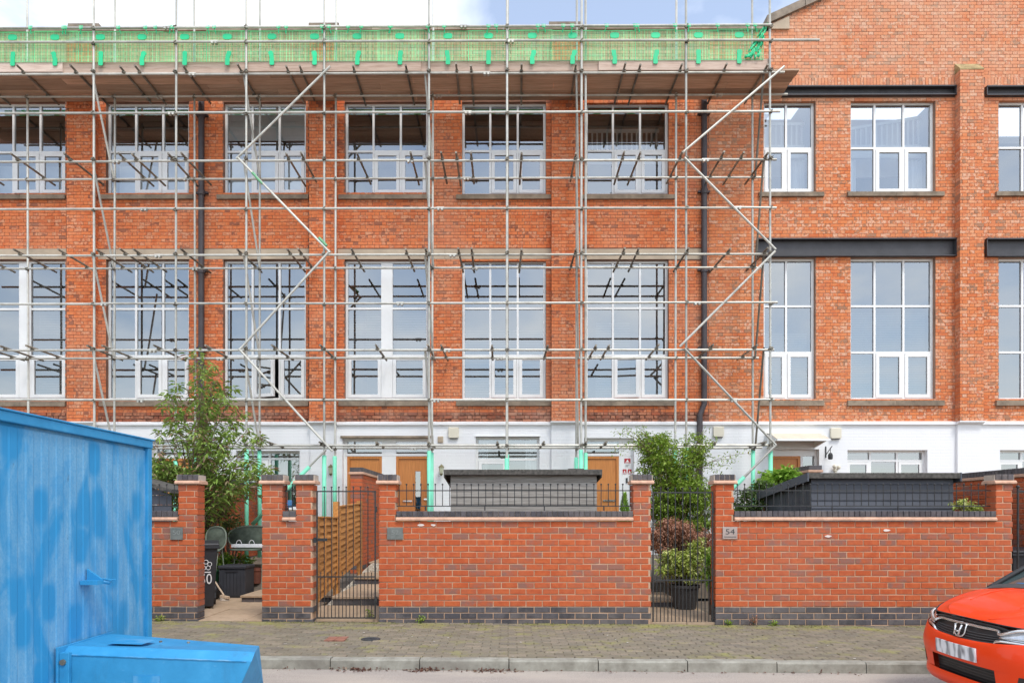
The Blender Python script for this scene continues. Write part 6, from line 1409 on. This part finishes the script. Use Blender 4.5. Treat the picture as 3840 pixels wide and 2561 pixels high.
# number plate, its characters blurred as in the photograph
m = Mat('blurred plate'); v_ = m.pos((0, 17, 7)); c = m.ramp(m.noise(1.0, 1, .4, v_), [(.46, (.74, .75, .76)), (.62, (.22, .22, .23))]); M['plate'] = m.done(c, .5)
pl = [(-.012, 0, .46), (-.006, .13, .46), (.006, .26, .46)]; pl2 = [(-.018, 0, .57), (-.012, .13, .57), (0, .26, .57)]
mbp = MB()
ptsb = [cw((u - .006, v * s, z)) for (u, v, z), s in ((pl[2], -1), (pl[0], 1), (pl[2], 1))]; ptst = [cw((u - .006, v * s, z)) for (u, v, z), s in ((pl2[2], -1), (pl2[0], 1), (pl2[2], 1))]
back = [(p[0] + .012, p[1], p[2]) for p in ptsb + ptst]
mbp.add(ptsb + ptst + back, [(0, 3, 4, 1), (1, 4, 5, 2), (6, 7, 10, 9), (7, 8, 11, 10), (0, 1, 7, 6), (1, 2, 8, 7), (3, 9, 10, 4), (4, 10, 11, 5), (0, 6, 9, 3), (2, 5, 11, 8)])
mbp.build('number_plate', M['plate'], car)
# ---------------------------------------------------------------- weeds, moss and dead leaves
def weed(px, Y, h, n, lab, mat='leaf_bright', seed=1):
    R = random.Random(seed); x = PX(px, Y); t = thing('weed', lab, 'weed', (x, Y, gz(x))); mb = MB()
    for _ in range(n): d = rdir(R, .7); leaf(mb, (x + R.uniform(-.05, .05), Y + R.uniform(-.03, .01), gz(x) + R.uniform(0, h)), d, R.uniform(.03, .07), R.uniform(.012, .025), R.random(), .3)
    sm = MB()
    for _ in range(4): sm.tube((x, Y, gz(x) - .01), (x + R.uniform(-.04, .04), Y + R.uniform(-.03, 0), gz(x) + h), .003, .001, 4)
    mb.build('foliage', M[mat], t, kind='stuff'); sm.build('stem', M['leaf_dark'], t)
weed(1578, YW - .04, .10, 40, 'small weed at the foot of the wall before the grey shed', 'leaf_acer', 1)
weed(2825, YW - .04, .13, 34, 'reddish weed at the foot of the wall before the slate blue shed', 'leaf_red', 2)
weed(2734, YW - .04, .05, 40, 'low green weed tuft near pillar 54', 'leaf_acer', 3); weed(2900, YW - .04, .05, 36, 'low green weed tuft right of the reddish weed', 'leaf_acer', 4)
weed(600, YW - .05, .06, 60, 'grass tuft at the foot of the wall near the container', 'leaf_var', 5); weed(1385, YW + .2, .14, 50, 'weed growing inside the first iron gate', 'leaf_acer', 6)
mo = MB(); R = random.Random(6)
for _ in range(5200):
    x = R.uniform(-4.6, 6.5) ; y = YW - abs(R.gauss(0, .12)) - .012
    if mn.noise(Vector((x * 1.3, y * 4, 0))) < -.05 or (-3.3 > x > -4.4): continue
    leaf(mo, (x, y, gz(x) - .003), rdir(R, .6), R.uniform(.008, .022), R.uniform(.006, .012), R.random(), .1)
M['moss'] = leafmat('moss', [(0, (.10, .11, .02)), (.5, (.20, .20, .03)), (1, (.28, .27, .06))]); mo.build('moss', M['moss'], kind='stuff')
lt = MB()
for _ in range(150):
    Y = R.uniform(YK + .15, YW - .05); x = R.uniform(-3.4, 6.0); r0 = R.uniform(.006, .016); n = 7
    lt.add([(x + r0 * R.uniform(.6, 1.2) * math.cos(k * 6.283 / n), Y + r0 * R.uniform(.6, 1.2) * math.sin(k * 6.283 / n), gz(x) + .008) for k in range(n)], [tuple(range(n))], R.random())
m = Mat('trodden specks'); M['specks'] = m.done(m.ramp(m.rnd(), [(0, (.10, .09, .08)), (.5, (.16, .14, .12)), (.8, (.42, .38, .33)), (1, (.7, .68, .64))]), .9); lt.build('specks', M['specks'], kind='stuff')
dl = MB()
for _ in range(420):
    px = R.choice([R.gauss(1355, 40), R.gauss(1590, 35), R.gauss(1850, 60), R.uniform(1000, 3300)]); Y = YK - abs(R.gauss(.03, .04)) - .01; x = PX(px, Y)
    leaf(dl, (x, Y, gz(x) - .10 + R.uniform(0, .012)), rdir(R, .1), R.uniform(.015, .05), R.uniform(.01, .028), R.random(), .2)
M['deadleaf'] = leafmat('dead leaf', [(0, (.09, .03, .02)), (.6, (.17, .065, .04)), (1, (.36, .27, .19))]); dl.build('dead_leaves', M['deadleaf'], kind='stuff')
# ---------------------------------------------------------------- repeats share a group
GROUPS = {'garden_wall': 'brick garden walls along the pavement', 'party_wall': 'brick walls between the gardens', 'iron_railing': 'iron railings on the garden walls', 'iron_gate': 'black iron garden gates',
          'number_plate': 'house number plates', 'garden_shed': 'sheds in the front gardens', 'garden_step': 'garden steps with dark brick risers', 'wheelie_bin': 'black wheelie bins', 'plant_pot': 'terracotta pots under the bench',
          'alarm_box': 'alarm boxes on the white wall', 'wall_lantern': 'lanterns on the white wall', 'wall_vent': 'vents on the white wall', 'warning_sign': 'signs beside door 54', 'weed': 'weeds at the foot of the walls',
          'shrub': 'shrubs in the front gardens', 'conifer': 'small conifers', 'leafy_plant': 'low leafy plants'}
for o in list(C.objects):
    if o.parent is None and o.get('category') and o.name.split('.')[0] in GROUPS: o['group'] = GROUPS[o.name.split('.')[0]]
